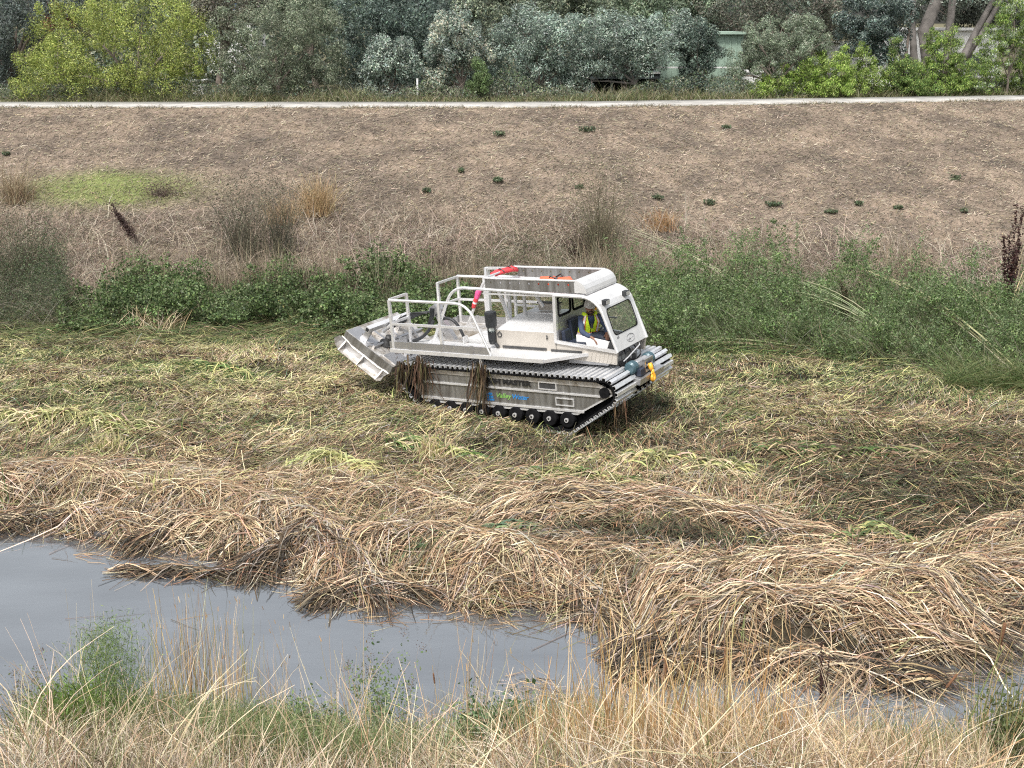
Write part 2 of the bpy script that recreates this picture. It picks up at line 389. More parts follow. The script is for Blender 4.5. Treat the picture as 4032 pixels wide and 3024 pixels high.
text('lettering', 'Valley', .125, 'ink_green', veh, (-.16, -1.1065, .575), (math.pi/2, 0, 0), sx=1.15, shear=.25, bold=.002)
text('lettering', 'Water', .125, 'ink_blue', veh, (.20, -1.1065, .575), (math.pi/2, 0, 0), sx=1.10, shear=.25, bold=.002)
lg = MB()
for k, (a, b) in enumerate(((.0, .05), (-.055, -.008), (-.11, -.065))):
    lg.prism([(-.36, .60+a), (-.24+.02*k, .60+a+.012), (-.24+.02*k, .60+b), (-.33, .60+b), (-.36, .60+a+.03)], -1.109, -1.1025)
lg.build('wave_emblem', 'ink_blue', veh)
# centre hull, bumper, front gear
b = MB(); b.prism([(-2.1, .62), (2.05, .62), (2.2, .85), (2.1, 1.30), (-2.1, 1.36), (-2.25, .9)], -.36, .36); b.build('centre_hull', 'alu_hull', veh)
b = MB()
b.prism([(2.40, .87), (2.60, .83), (2.62, .95), (2.42, .99)], -.46, .58)
b.build('front_bumper', 'alu_side', veh, bevel=.006)
b = MB(); b.box(2.15, 2.56, -.30, .30, .93, .965); b.build('winch_tray', 'dark', veh)
# winch with hook
wn = MB(); wn.tube([(2.40, -.30, 1.14), (2.40, .28, 1.14)], .085, 20); wo = wn.build('winch_drum', 'alu_side', veh, smooth=False)
for y0, y1 in ((-.46, -.27), (.24, .42)):
    t = MB(); s_ = -1 if y0 < 0 else 1
    t.tube([(2.40, y0, 1.14), (2.40, y0+.03, 1.14), (2.40, y1-.03, 1.14), (2.40, y1, 1.14)], [.085, .118, .122, .10], 20); t.build('winch_end', 'teal', wo)
t = MB()
for k in range(15): t.tube([(2.40+.093*math.cos(a/8*6.283), -.19+k*.026, 1.14+.093*math.sin(a/8*6.283)) for a in range(9)], .009, 5)
t.build('winch_rope', 'alu_side', wo)
t = MB(); t.box(2.50, 2.56, -.12, .22, 1.20, 1.235); t.box(2.50, 2.56, -.12, .22, .99, 1.03); t.box(2.50, 2.55, -.12, -.08, .99, 1.23); t.box(2.50, 2.55, .18, .22, .99, 1.23)
t.cyl((2.555, -.07, 1.11), (2.555, .17, 1.11), .02, 10); t.build('fairlead', 'alu_side', wo)
t = MB(); t.box(2.42, 2.58, -.36, -.16, .98, 1.10); t.build('winch_motor_box', 'seat', wo)
t = MB(); t.tube([(2.585, .02, 1.14), (2.60, .02, 1.06), (2.63, .02, 1.0)], [.035, .05, .03], 10)
t.tube([(2.63, .02, 1.02), (2.64, .02, .96), (2.65, .05, .90), (2.65, .035, .84), (2.65, -.02, .82), (2.65, -.06, .85), (2.65, -.055, .91), (2.65, -.02, .93)], [.03, .028, .030, .032, .032, .03, .026, .018], 10)
t.tube([(2.64, -.03, .99), (2.64, -.05, .90)], .012, 6)
t.build('winch_hook', 'yellow', wo, smooth=True)
# front lower body below windshield
b = MB(); b.prism([(1.2, 1.20), (2.02, 1.20), (2.20, 1.475), (1.2, 1.475)], -.56, .56); b.build('cab_base', 'alu_side', veh)
b = MB(); b.prism([(1.95, .98), (2.2, .98), (2.14, 1.22), (1.95, 1.22)], -.34, .34); b.build('front_bulkhead', 'dark', veh)
b = MB()
for yy, dz in ((-.3, 0), (-.1, .03), (.12, -.02), (.3, .02)):
    b.tube([(2.12, yy, 1.03), (2.25, yy+.03, 1.20+dz), (2.20, yy+.12, 1.36), (2.12, yy+.2, 1.40)], .014, 6)
b.build('hydraulic_hose', 'black', veh)
b = MB(); b.tube([(2.23, -.35, 1.24), (2.28, -.25, 1.30), (2.28, .25, 1.42), (2.20, .38, 1.44)], .012, 6); b.build('grab_handle', 'alu_white', veh)
# side of cab base with pressed ribs (near and far)
for s in (-1, 1):
    b = MB()
    b.prism([(.95, 1.30), (2.22, 1.24), (2.25, 1.47), (.98, 1.60)], min(s*.56, s*.605), max(s*.56, s*.605))
    for k in range(7):
        x = 1.66 + k*.085; b.prism([(x, 1.27), (x+.03, 1.27), (x+.07, 1.44), (x+.04, 1.44)], min(s*.60, s*.613), max(s*.60, s*.613))
    b.build('cab_side_panel', 'panel', veh)
    b = MB(); b.beam((.96, s*.615, 1.615), (2.26, s*.615, 1.485), .05, .055); b.build('door_sill', 'alu_white', veh)
# deck: side catwalks, rear floor, toe boards
def deckpoly(s): return [(-2.5, s*.35), (-2.5, s*1.2), (1.03, s*1.2), (1.62, s*.56), (1.62, s*.5), (-.9, s*.5)]
for s in (-1, 1):
    b = MB(); P = deckpoly(s); P = P if s > 0 else P[::-1]
    b.prism([(-2.5, s*.34), (-2.5, s*1.2), (1.03, s*1.2), (1.62, s*.57), (-2.5, s*.34)][:4], 1.375, 1.415, 0, 'xy')
    dk = b.build('side_deck', 'alu_dirty' if s > 0 else 'alu_top', veh)
    t = MB(); t.box(-2.52, -.13, min(s*1.185, s*1.21), max(s*1.185, s*1.21), 1.417, 1.57)
    for x in (-2.0, -1.24, -.55): t.box(x-.035, x+.035, min(s*1.18, s*1.222), max(s*1.18, s*1.222), 1.37, 1.585)
    t.build('toe_board', 'alu_side', dk)
    t = MB(); t.beam((-2.52, s*1.205, 1.385), (1.04, s*1.205, 1.385), .055, .07); t.beam((1.04, s*1.205, 1.385), (1.64, s*.575, 1.40), .05, .06); t.build('deck_edge', 'alu_white', dk)
    for x in (-1.81, -.385): t = MB(); t.beam((x, s*1.17, 1.12), (x, s*1.17, 1.37), .055, .055); t.build('deck_support', 'alu_white', dk)
b = MB(); b.box(-2.48, -.95, -.338, .338, 1.33, 1.36); b.build('rear_floor', 'alu_dirty', veh)
b = MB(); b.box(-.95, .95, -.57, .57, 1.25, 1.37); b.build('mid_floor', 'alu_side', veh)
for q in ((.36, 1.18), (-1.18, -.62)): b = MB(); b.box(-2.52, -2.49, q[0], q[1], 1.417, 1.55); b.build('rear_toe_board', 'alu_side', veh)
b = MB(); b.box(-1.25, -.45, -.33, .30, 1.36, 1.50); b.box(-1.24, -1.22, -.5, -.34, 1.415, 1.56); b.build('rear_step_box', 'alu', veh, bevel=.01)
b = MB(); b.box(-2.45, -.9, .34, .36, 1.36, 1.46); b.box(-.90, -.50, .36, 1.0, 1.415, 1.50); b.build('deck_divider', 'alu_dirty', veh)
# guard rails
def curve(p0, p1, p2, n=6):
    return [tuple((1-t)**2*a+2*t*(1-t)*b_+t*t*c for a, b_, c in zip(p0, p1, p2)) for t in [k/n for k in range(n+1)]]
for s in (-1, 1):
    y = s*1.195; r = MB()
    top = [(-2.43, y, 2.405), (-.92, y, 2.40)] + curve((-.86, y, 2.40), (-.60, y, 2.39), (-.47, y, 2.17))[1:] + [(-.125, y, 1.42)]
    if s > 0: top = [(-2.43, y, 2.43), (-.52, y, 2.42)]
    r.tube(top, .027, 8)
    r.beam((-2.43, y, 1.925), ((-.42 if s < 0 else -.10), y, 1.93), .045)
    r.beam((-2.43, y, 1.42), (-2.43, y, 2.41), .052); r.beam((-1.245, y, 1.42), (-1.235, y, 2.39), .052)
    yg = s*.63
    if s > 0: yg = .46
    r.beam((-2.43, yg, 1.42), (-2.43, yg, 2.43), .05); r.beam((-2.43, yg, 2.415), (-2.43, y, 2.415), .045); r.beam((-2.43, yg, 1.94), (-2.43, y, 1.94), .045)
    if s > 0: r.beam((-1.75, y, 1.42), (-1.75, y, 2.42), .05); r.beam((-.1, y, 1.93), (-.02, y, 1.42), .045)
    r.build('guard_rail', 'alu_white', veh)
# roof rails from rear deck to cab with foot gussets
for s in (-1, 1):
    y = s*.6; r = MB()
    r.tube([(-1.90, y, 1.42), (-1.46, y, 2.28)] + curve((-1.44, y, 2.32), (-1.30, y, 2.57), (-1.02, y, 2.575))[1:] + [(1.0, y, 2.515), (1.64, y, 2.495)], .030, 8)
    r.prism([(-2.04, 1.417), (-1.70, 1.417), (-1.80, 1.60), (-1.86, 1.44), (-1.93, 1.50)], y-.012, y+.012)
    r.prism([(-2.03, 1.42), (-1.71, 1.42), (-1.79, 1.53), (-1.76, 1.72), (-1.84, 1.60), (-1.93, 1.47)], y-.01, y+.01)
    r.build('roof_rail', 'alu_white', veh)
r = MB(); r.beam((-1.30, .6, 1.42), (-1.26, .6, 2.75), .085)
r.beam((-1.28, .6, 2.735), (-.60, .6, 2.745), .05); r.beam((-1.28, .6, 2.74), (-.5, -.6, 2.78), .02)
r.build('mast_frame', 'alu_white', veh)
r = MB()
r.beam((-.58, -.1, 2.50), (-.33, -.1, 1.80), .055); r.beam((-.40, .0, 1.80), (-.37, .0, 2.50), .05); r.beam((-.64, .6, 1.42), (-.62, .6, 2.52), .05)
r.beam((-.05, .0, 1.9), (-.03, .0, 2.5), .05); r.beam((.16, .0, 2.45), (.38, .0, 2.12), .05); r.beam((-.64, .6, 2.0), (.2, .6, 1.97), .04)
r.box(-.6, 1.0, -.6, -.57, 2.46, 2.49); r.build('roof_strut', 'alu_white', veh)
# roof basket with punched side panels
def punched(x0, x1, z0, z1, y, holes, r, zc, parent, slope=0):
    m = MB(); n = 12; xs_ = sorted(holes); edges = [x0] + [(a+b)/2 for a, b in zip(xs_, xs_[1:])] + [x1]
    for hx, a, b in zip(xs_, edges, edges[1:]):
        for yy, fl in ((y-.006, False), (y+.006, True)):
            base = len(m.v); ring = [(hx+r*math.cos(2*math.pi*k/n), yy, zc+r*math.sin(2*math.pi*k/n)) for k in range(n)]
            out = []
            for k in range(n):
                c, s_ = math.cos(2*math.pi*k/n), math.sin(2*math.pi*k/n)
                t = min(((b-hx)/c if c > 1e-6 else (a-hx)/c if c < -1e-6 else 9), ((z1-zc)/s_ if s_ > 1e-6 else (z0-zc)/s_ if s_ < -1e-6 else 9))
                out.append([hx+t*c, yy, zc+t*s_])
            m.v += ring + [tuple(p) for p in out]
            for k in range(n):
                j = (k+1) % n; q = (base+k, base+j, base+n+j, base+n+k); m.f.append(q if fl else q[::-1]); m.m.append(0)
            cor = [(b, z1), (a, z1), (a, z0), (b, z0)]
            for cx_, cz_ in cor:
                ang = math.atan2(cz_-zc, cx_-hx) % (2*math.pi); k = int(ang/(2*math.pi/n)); j = (k+1) % n
                m.v.append((cx_, yy, cz_)); m.f.append((base+n+k, base+n+j, len(m.v)-1)); m.m.append(0)
    return m.build('side_panel', 'alu_hull', parent)
bk = MB(); bk.box(-.50, 1.50, -.585, .585, 2.535, 2.555); bko = bk.build('roof_basket', 'alu_side', veh)
hl = [-.38 + .212*k for k in range(9)]
for s in (-1, 1): punched(-.52, 1.44, 2.56, 2.775, s*.60, hl, .020, 2.70, bko)
b = MB(); b.tube([(-.53, -.6, 2.78), (1.46, -.6, 2.775)], .021, 8); b.tube([(-.60, .6, 2.78), (1.46, .6, 2.775)], .021, 8); b.tube([(-.53, -.6, 2.78), (-.58, .6, 2.78)], .021, 8)
b.box(-.53, -.515, -.59, .59, 2.56, 2.62); b.build('basket_rim', 'alu_white', bko)
# rounded nose of the basket (front cowl)
b = MB(); pf = [(1.44, 2.785), (1.50, 2.78), (1.57, 2.75), (1.63, 2.70), (1.67, 2.63), (1.685, 2.56), (1.685, 2.53)]
pin = [(x_-.012, z_-.014) for x_, z_ in pf]
b.prism(pf + pin[::-1], -.605, .605); b.prism([(1.44, 2.555)] + [(1.44, 2.77)] + pin[1:-1], -.606, -.597); b.prism([(1.44, 2.555)] + [(1.44, 2.77)] + pin[1:-1], .597, .606)
b.build('basket_cowl', 'alu_top', bko)
# cab shell
cab = MB(); prof = [(1.0, 2.52), (1.62, 2.515), (1.74, 2.49), (1.86, 2.43), (1.94, 2.36), (1.99, 2.28)]
inner = [(1.0, 2.50), (1.61, 2.495), (1.73, 2.47), (1.845, 2.412), (1.925, 2.342), (1.972, 2.274)]
cab.prism(prof + inner[::-1], -.62, .62)
cabo = cab.build('cab_roof', 'alu_top', veh)
def wsx(z): return 1.99 + (2.28-z)*.325          # windscreen plane x at height z
def wpt(y, z, o=0): return (wsx(z)+o, y, z)
zt, zb, y0g, y1g = 2.245, 1.76, -.49, .47
b = MB()
def wquad(ya, yb, za, zb_): 
    b.add([wpt(ya, za), wpt(yb, za), wpt(yb, zb_), wpt(ya, zb_), wpt(ya, za, -.02), wpt(yb, za, -.02), wpt(yb, zb_, -.02), wpt(ya, zb_, -.02)],
          [(0,1,2,3),(7,6,5,4),(0,4,5,1),(1,5,6,2),(2,6,7,3),(3,7,4,0)])
wquad(-.62, .62, 1.475, zb); wquad(-.62, .62, zt, 2.285); wquad(-.62, y0g, zb, zt); wquad(y1g, .62, zb, zt)
for (cy, cz, sy_, sz_) in ((y0g, zt, 1, -1), (y1g, zt, -1, -1), (y0g, zb, 1, 1), (y1g, zb, -1, 1)):   # rounded glass corners
    r_ = .085; pts = [(cy, cz)] + [(cy+sy_*r_*(1-math.sin(a)), cz+sz_*r_*(1-math.cos(a))) for a in [k*math.pi/10 for k in range(6)]]
    o_ = len(b.v); b.v += [wpt(p, q, -.002) for p, q in pts] + [wpt(p, q, -.018) for p, q in pts]; n_ = len(pts)
    b.f += [tuple(o_+i for i in range(n_)), tuple(o_+n_+i for i in range(n_))[::-1]]; b.m += [0, 0]
ws = b.build('windscreen_panel', 'alu', veh)
b = MB(); b.add([wpt(y0g, zb, -.010), wpt(y1g, zb, -.010), wpt(y1g, zt, -.010), wpt(y0g, zt, -.010)], [(0, 1, 2, 3)]); b.build('windscreen_glass', 'glass', ws)
b = MB(); rr_ = .085; ring = []
for (cy, cz, a0) in ((y1g-rr_, zt-rr_, 0), (y0g+rr_, zt-rr_, 90), (y0g+rr_, zb+rr_, 180), (y1g-rr_, zb+rr_, 270)):
    for k in range(6): a = math.radians(a0+18*k); ring.append(wpt(cy+rr_*math.cos(a), cz+rr_*math.sin(a), .004))
b.tube(ring + [ring[0]], .010, 6, cap=False); b.build('window_seal', 'rubber', ws)
b = MB(); ov = [wpt(.03+.155*math.cos(2*math.pi*k/28), 1.61+.07*math.sin(2*math.pi*k/28), .003) for k in range(29)]; b.tube(ov, .005, 5, cap=False)
b.tube([wpt(-.07, 1.585, .003), wpt(-.02, 1.605, .003), wpt(.01, 1.59, .003)], .013, 5); b.tube([wpt(-.08, 1.655, .003), wpt(.02, 1.675, .003), wpt(.13, 1.65, .003)], .004, 4); b.tube([wpt(.06, 1.60, .003), wpt(.15, 1.61, .003)], .004, 4)
b.build('oval_emblem', 'ink_grey', ws)
b = MB(); b.add([wpt(-.45, 1.68, .003), wpt(-.36, 1.69, .003), wpt(-.36, 1.73, .003), wpt(-.45, 1.72, .003)], [(0, 1, 2, 3)]); b.build('small_plate', 'ink_grey', ws)
for s in (-1, 1):
    y = s*.615; r = MB()
    r.beam((.98, y, 1.60), (1.01, y, 2.50), .062, .062)
    r.tube([(1.0, y, 2.50), (1.60, y, 2.485)] + curve((1.62, y, 2.485), (1.88, y, 2.44), (1.985, y, 2.21))[1:] + [(2.255, y, 1.475)], .030, 8)
    r.build('door_frame', 'alu_white', veh)
# cab rear wall with two rubber-framed windows
b = MB(); x0, x1 = 1.0, 1.02
for (a, c, e, f) in ((-.585, .585, 1.45, 2.08), (-.585, .585, 2.44, 2.50), (-.585, -.53, 2.08, 2.44), (-.07, .03, 2.08, 2.44), (.49, .585, 2.08, 2.44)): b.box(x0, x1, a, c, e, f)
rw = b.build('rear_wall', 'alu_side', veh)
for (a, c) in ((-.53, -.07), (.03, .49)):
    b = MB(); ring = []; rr_ = .07
    for (cy, cz, a0) in ((c-rr_, 2.44-rr_, 0), (a+rr_, 2.44-rr_, 90), (a+rr_, 2.08+rr_, 180), (c-rr_, 2.08+rr_, 270)):
        for k in range(5): g = math.radians(a0+22.5*k); ring.append((1.02, cy+rr_*math.cos(g), cz+rr_*math.sin(g)))
    b.tube(ring + [ring[0]], .024, 6, cap=False); wo_ = b.build('rear_window', 'rubber', rw)
    b = MB(); b.add([(1.01, a, 2.08), (1.01, c, 2.08), (1.01, c, 2.44), (1.01, a, 2.44)], [(0, 1, 2, 3)]); b.build('pane', 'glass', wo_)
# interior
b = MB(); b.box(1.03, 2.1, -.55, .55, 1.40, 1.43); b.build('cab_floor', 'dark', veh)
b = MB()
for y0, y1 in ((-.52, -.28), (-.24, .22)):
    b.box(1.10, 1.50, y0, y1, 1.43, 1.58); b.prism([(1.05, 1.5), (1.14, 1.5), (1.11, 1.95 if y0 > -.3 else 1.80), (1.04, 1.95 if y0 > -.3 else 1.80)], y0, y1)
b.build('seat', 'seat', veh, bevel=.02)
b = MB(); b.prism([(1.29, 1.42), (1.90, 1.42), (1.99, 1.61), (1.46, 1.69), (1.29, 1.71)], -.40, -.36); b.prism([(1.30, 1.42), (1.46, 1.42), (1.46, 1.66), (1.30, 1.68)], -.36, .2); b.build('console_panel', 'white', veh, bevel=.008)
b = MB(); b.beam((1.04, .48, 1.55), (1.50, .48, 1.86), .03); b.beam((1.50, .48, 1.86), (1.72, .48, 1.86), .03); b.beam((1.12, .44, 1.50), (1.60, .44, 1.78), .03); b.build('grab_rail', 'alu_side', veh)
b = MB(); b.box(2.02, 2.12, -.5, .5, 1.50, 1.62); b.build('dash', 'dark', veh, bevel=.015)
b = MB()
for yy in (-.2, .02): b = MB(); b.tube([(1.76, yy, 1.43), (1.78, yy, 1.60), (1.78, yy, 1.61), (1.785, yy, 1.66)], [.012, .012, .024, .024], 8); b.build('control_lever', 'black', veh)
# work lights on the roof curve
for yc in (-.46, .36):
    b = MB(); b.box(1.94, 2.04, yc-.075, yc+.075, 2.33, 2.42); lo = b.build('work_light', 'black', veh, bevel=.006)
    b = MB(); b.box(2.041, 2.047, yc-.062, yc+.062, 2.342, 2.408); b.build('lens', 'alu_white', lo)
    b = MB(); b.prism([(1.86, 2.40), (1.95, 2.425), (1.95, 2.31)], yc-.078, yc-.070); b.build('bracket', 'alu_white', lo)
# engine cover
b = MB(); b.prism([(-.40, 1.40), (.96, 1.40), (.96, 1.775), (-.36, 1.775)], -.615, -.595); ec = b.build('engine_side_panel', 'panel', veh)
b = MB(); b.add([(-.36, -.60, 1.775), (.97, -.60, 1.775), (.97, .05, 1.98), (-.12, .05, 1.98), (-.20, -.02, 1.955), (.97, .5, 1.98), (-.12, .5, 1.98), (-.36, .6, 1.775), (.97, .6, 1.775), (-.36, -.60, 1.37), (-.36, .6, 1.37)],
   [(0, 1, 2, 3, 4), (3, 2, 5, 6), (6, 5, 8, 7), (0, 4, 3, 6, 7), (0, 7, 10, 9)]); b.build('engine_cover', 'alu', veh)
b = MB(); b.tube([(-.12, .05, 1.985), (.97, .05, 1.985)], .012, 6); b.tube([(-.36, -.605, 1.778), (.96, -.605, 1.778)], .010, 6)
b.build('cover_hinge', 'alu_white', veh)
b = MB(); b.box(-.22, .76, -.634, -.616, 1.43, 1.475); b.box(.86, 1.52, -.634, -.616, 1.425, 1.46); b.build('slot_shade_strip', 'dark', veh)  # flat dark strips: shade inside the panel slots put into colour
b = MB(); b.box(.14, .60, .22, .30, 2.0, 2.14); b.build('air_box', 'panel', veh); b = MB(); b.box(.12, .62, .20, .32, 2.142, 2.165); b.build('air_box_lid', 'dark', veh)
b = MB(); b.tube([(-.27+.045*math.cos(k*.524), -.624, 1.685+.045*math.sin(k*.524)) for k in range(13)], .011, 6, cap=False); b.tube([(-.27, -.622, 1.75), (-.27, -.622, 1.72)], .016, 6); b.build('latch_ring', 'dark', veh)
b = MB(); b.tube([(.78, -.62, 1.72), (.80, -.64, 1.68), (.78, -.62, 1.65)], .014, 6); b.build('latch', 'dark', veh)
# air pre-cleaner stack beside the engine cover
b = MB(); b.tube([(-.42, -.66, 1.83), (-.42, -.66, 1.86), (-.42, -.66, 2.10), (-.42, -.66, 2.14), (-.42, -.66, 2.15)], [.095, .11, .118, .11, .02], 24); so1 = b.build('air_filter_stack', 'black', veh)
b = MB(); b.tube([(-.42, -.66, 1.74), (-.42, -.66, 1.83)], .085, 20); b.build('clear_bowl', 'glass', so1)
b = MB(); b.tube([(-.42, -.66, 1.50), (-.42, -.66, 1.56), (-.42, -.66, 1.74)], [.055, .078, .085], 20); b.tube([(-.37, -.65, 1.52), (-.31, -.64, 1.44)], .035, 8); b.build('stack_base', 'black', so1)
# rear lift arm, cylinders and hoses
b = MB(); b.prism([(-1.95, 1.36), (-1.75, 1.36), (-2.14, 2.02), (-2.26, 2.00)], -.06, .06); b.prism([(-2.30, 2.02), (-2.16, 2.10), (-2.05, 1.98), (-2.28, 1.80)], -.10, .10); b.build('lift_arm', 'alu_side', veh)
b = MB(); b.tube([(-2.20, -.12, 2.02), (-2.22, -.12, 1.85), (-2.34, -.12, 1.62)], .045, 10); b.tube([(-1.9, .1, 1.45), (-2.2, .1, 1.95)], .04, 10); b.build('lift_cylinder', 'black', veh)
b = MB()
b.tube(curve((-1.86, -.25, 1.84), (-1.52, -.25, 1.95), (-1.36, -.25, 1.42), 10), .032, 8); b.tube(curve((-1.75, -.2, 2.15), (-1.80, -.2, 2.0), (-1.9, -.22, 1.86), 6), .02, 8)
b.tube(curve((-2.62, -.6, 1.42), (-2.1, -.6, 1.40), (-1.98, -.4, 1.84), 10), .035, 8)
for k in range(5): b.tube(curve((-2.2, -.3+.1*k, 1.95), (-2.7, -.35+.12*k, 2.05-.05*k), (-3.1, -.6+.1*k, 1.62), 10), .016, 6)
b.build('hydraulic_hose', 'black', veh)
b = MB(); b.tube([(-2.62, -.6, 1.98), (-2.95, -.6, 1.70)], .016, 8); b.tube([(-2.88, -.6, 1.78), (-3.13, -.62, 1.60)], .034, 10); b.build('lift_ram', 'alu_white', veh)
# rear mower, tipped up
md = empty('mower_deck', (-2.62, 0, .98), (0, math.radians(32.2), 0), veh)     # local -x runs up along the deck
tag(md)
Y0, Y1 = -1.12, .62
b = MB(); b.box(-1.28, 0, Y0, Y1, .02, .045); b.build('deck_plate', 'alu_dirty', md)
b = MB()
b.box(-1.28, -.70, Y0, Y0+.40, .047, .058); b.box(-.34, 0, Y0+.1, Y1, .047, .060); b.beam((-1.1, Y0+.55, .07), (-.1, Y0+.62, .07), .06, .05); b.beam((-.62, Y0+.1, .075), (-.60, Y1, .075), .05, .06)
b.beam((-.95, -.1, .08), (-.1, -.35, .08), .07, .06); b.build('deck_brace', 'alu_side', md)
b = MB(); b.box(-1.29, .02, Y0-.02, Y0, -.125, .05); b.build('side_skirt', 'alu_hull', md)
b = MB(); b.box(-1.30, -1.28, Y0, Y1, -.12, .05); b.box(.0, .02, Y0, Y1, -.12, .05); b.build('end_skirt', 'alu_dirty', md)
b = MB()      # flared outer guard with ribs
fl = [(-.02, -.125), (-.05, -.30), (-.20, -.36), (-1.05, -.33), (-1.28, -.22), (-1.32, -.12)]
b.tube([(-1.32, Y0-.03, -.10), (-1.12, Y0-.03, -.13), (-1.0, Y0-.03, -.16), (-.25, Y0-.03, -.16), (-.14, Y0-.03, -.13), (0, Y0-.03, -.135)], .013, 6)
pts = [(.0, -.15), (-.02, -.26), (-.10, -.33), (-1.18, -.33), (-1.32, -.24), (-1.38, -.14)]
o_ = len(b.v)
for x_, z_ in pts: b.v += [(x_, Y0-.02, z_+.02), (x_, Y0-.19, z_), (x_, Y0-.19, z_-.012), (x_, Y0-.02, z_+.008)]
for i in range(len(pts)-1):
    for k in range(4): b.f.append((o_+i*4+k, o_+i*4+(k+1) % 4, o_+i*4+4+(k+1) % 4, o_+i*4+4+k)); b.m.append(0)
b.box(-1.36, -.01, Y0-.02, Y0-.012, -.33, -.13, 1)
for x_ in (-1.20, -.68, -.16): b.prism([(Y0-.02, -.14), (Y0-.02, -.33), (Y0-.19, -.33)], x_-.012, x_+.012, 0, 'yz')
b.build('discharge_guard', ['alu_dirty', 'alu_side'], md)
b = MB(); b.tube([(-.58, -.62, .05), (-.58, -.62, .09)], .15, 24); b.tube([(-.58, -.62, .09), (-.58, -.62, .15), (-.58, -.62, .24), (-.58, -.62, .27)], [.10, .075, .085, .05], 16); b.build('mower_motor', 'dark', md)
b = MB(); b.tube([(-.80, -.92, .05), (-.80, -.92, .07)], .16, 24); b.tube([(-.80, -.92, .07), (-.80, -.92, .085)], .09, 20); b.build('bearing_cover', 'alu_side', md)
b = MB(); b.beam((-.80, -1.20, .44), (-.80, .22, .44), .10, .10); b.build('hitch_beam', 'alu_white', md)
b = MB(); b.box(-.835, -.765, -1.212, -1.202, .405, .475); b.build('beam_end', 'black', md)
for q in (-1.02, .06): b = MB(); b.prism([(-1.0, .05), (-.82, .05), (-.78, .40), (-.86, .40)], q, q+.03); b.build('beam_bracket', 'alu_side', md)
b = MB(); b.beam((-.8, .1, .4), (-.05, .1, .05), .04); b.build('diagonal_brace', 'alu_side', md)
b = MB()
for k in range(60):
    x_ = random.uniform(-1.2, -.1); y_ = random.uniform(-.9, .5); a = random.uniform(0, 6.28); l = random.uniform(.03, .13)
    b.beam((x_, y_, .066), (x_+l*math.cos(a), y_+l*math.sin(a), .08), .012, .006)
b.build('grass_clippings', 'bark', md)
# ------------------------------------------------------------ loose things on the vehicle
def veh_obj(mb, name, mats, lp, **kw):
    o = mb.build(name, mats, None, loc=lp, **kw)
    o.matrix_world = VM @ Matrix.Translation(lp); return o
b = MB()
b.tube([(-.70, -.10, 2.745), (-.63, .02, 2.785), (-.56, .18, 2.795), (-.50, .34, 2.80), (-.45, .46, 2.765)], [.035, .05, .042, .05, .035], 8)
b.tube([(-.60, -.10, 2.74), (-.53, .06, 2.775), (-.44, .28, 2.785), (-.39, .40, 2.75)], [.03, .042, .045, .03], 8)
lv = veh_obj(b, 'life_vest', 'red', (-.55, .2, 2.80), smooth=True)
tag(lv, 'red life vest folded over the rear rim of the roof basket', 'life vest', 'life vests in the roof basket')
b = MB(); b.tube([(-.69, .0, 2.78), (-.58, .05, 2.845), (-.47, .04, 2.79)], .012, 6); b.tube([(-.58, .26, 2.80), (-.50, .26, 2.86), (-.40, .26, 2.80)], .012, 6); s2 = b.build('strap', 'black', lv, loc=(-.55, .2, 2.80)); s2.location = (0, 0, 0)
b = MB(); b.tube([(.55, -.40, 2.62), (.66, -.42, 2.74), (.88, -.38, 2.75), (.98, -.3, 2.64)], [.05, .075, .07, .04], 8); b.tube([(.98, -.44, 2.62), (1.05, -.42, 2.74), (1.22, -.40, 2.75), (1.32, -.36, 2.62)], [.05, .075, .07, .04], 8)
b.tube([(.6, -.2, 2.60), (.9, -.1, 2.66), (1.25, -.15, 2.60)], .07, 8)
lv = veh_obj(b, 'life_vest', 'orange', (.9, -.35, 2.60), smooth=True)
tag(lv, 'orange life vest with black straps lying flat inside the front of the roof basket', 'life vest', 'life vests in the roof basket')
b = MB(); b.tube([(.78, -.45, 2.70), (.84, -.42, 2.82), (.98, -.42, 2.77), (1.08, -.42, 2.81), (1.12, -.45, 2.70)], .018, 6); b.tube([(.85, -.3, 2.76), (1.0, -.3, 2.84), (1.1, -.3, 2.74)], .016, 6)
s2 = b.build('strap', 'black', lv, loc=(.9, -.35, 2.60)); s2.location = (0, 0, 0)
b = MB(); b.tube([(-1.46, .6, 2.30), (-1.52, .59, 2.21), (-1.56, .585, 2.10)], [.045, .062, .05], 10, 0); b.tube([(-1.56, .585, 2.115), (-1.60, .58, 2.03)], .05, 10, 1); b.tube([(-1.60, .58, 2.035), (-1.62, .58, 1.985)], .045, 10, 2); b.tube([(-1.62, .58, 1.99), (-1.66, .58, 1.90)], [.05, .04], 10, 1)
fg = veh_obj(b, 'rolled_flag', ['pink', 'red', 'white'], (-1.55, .6, 2.1)); tag(fg, 'rolled pink, white and red flag tied to the slanting roof rail', 'flag')
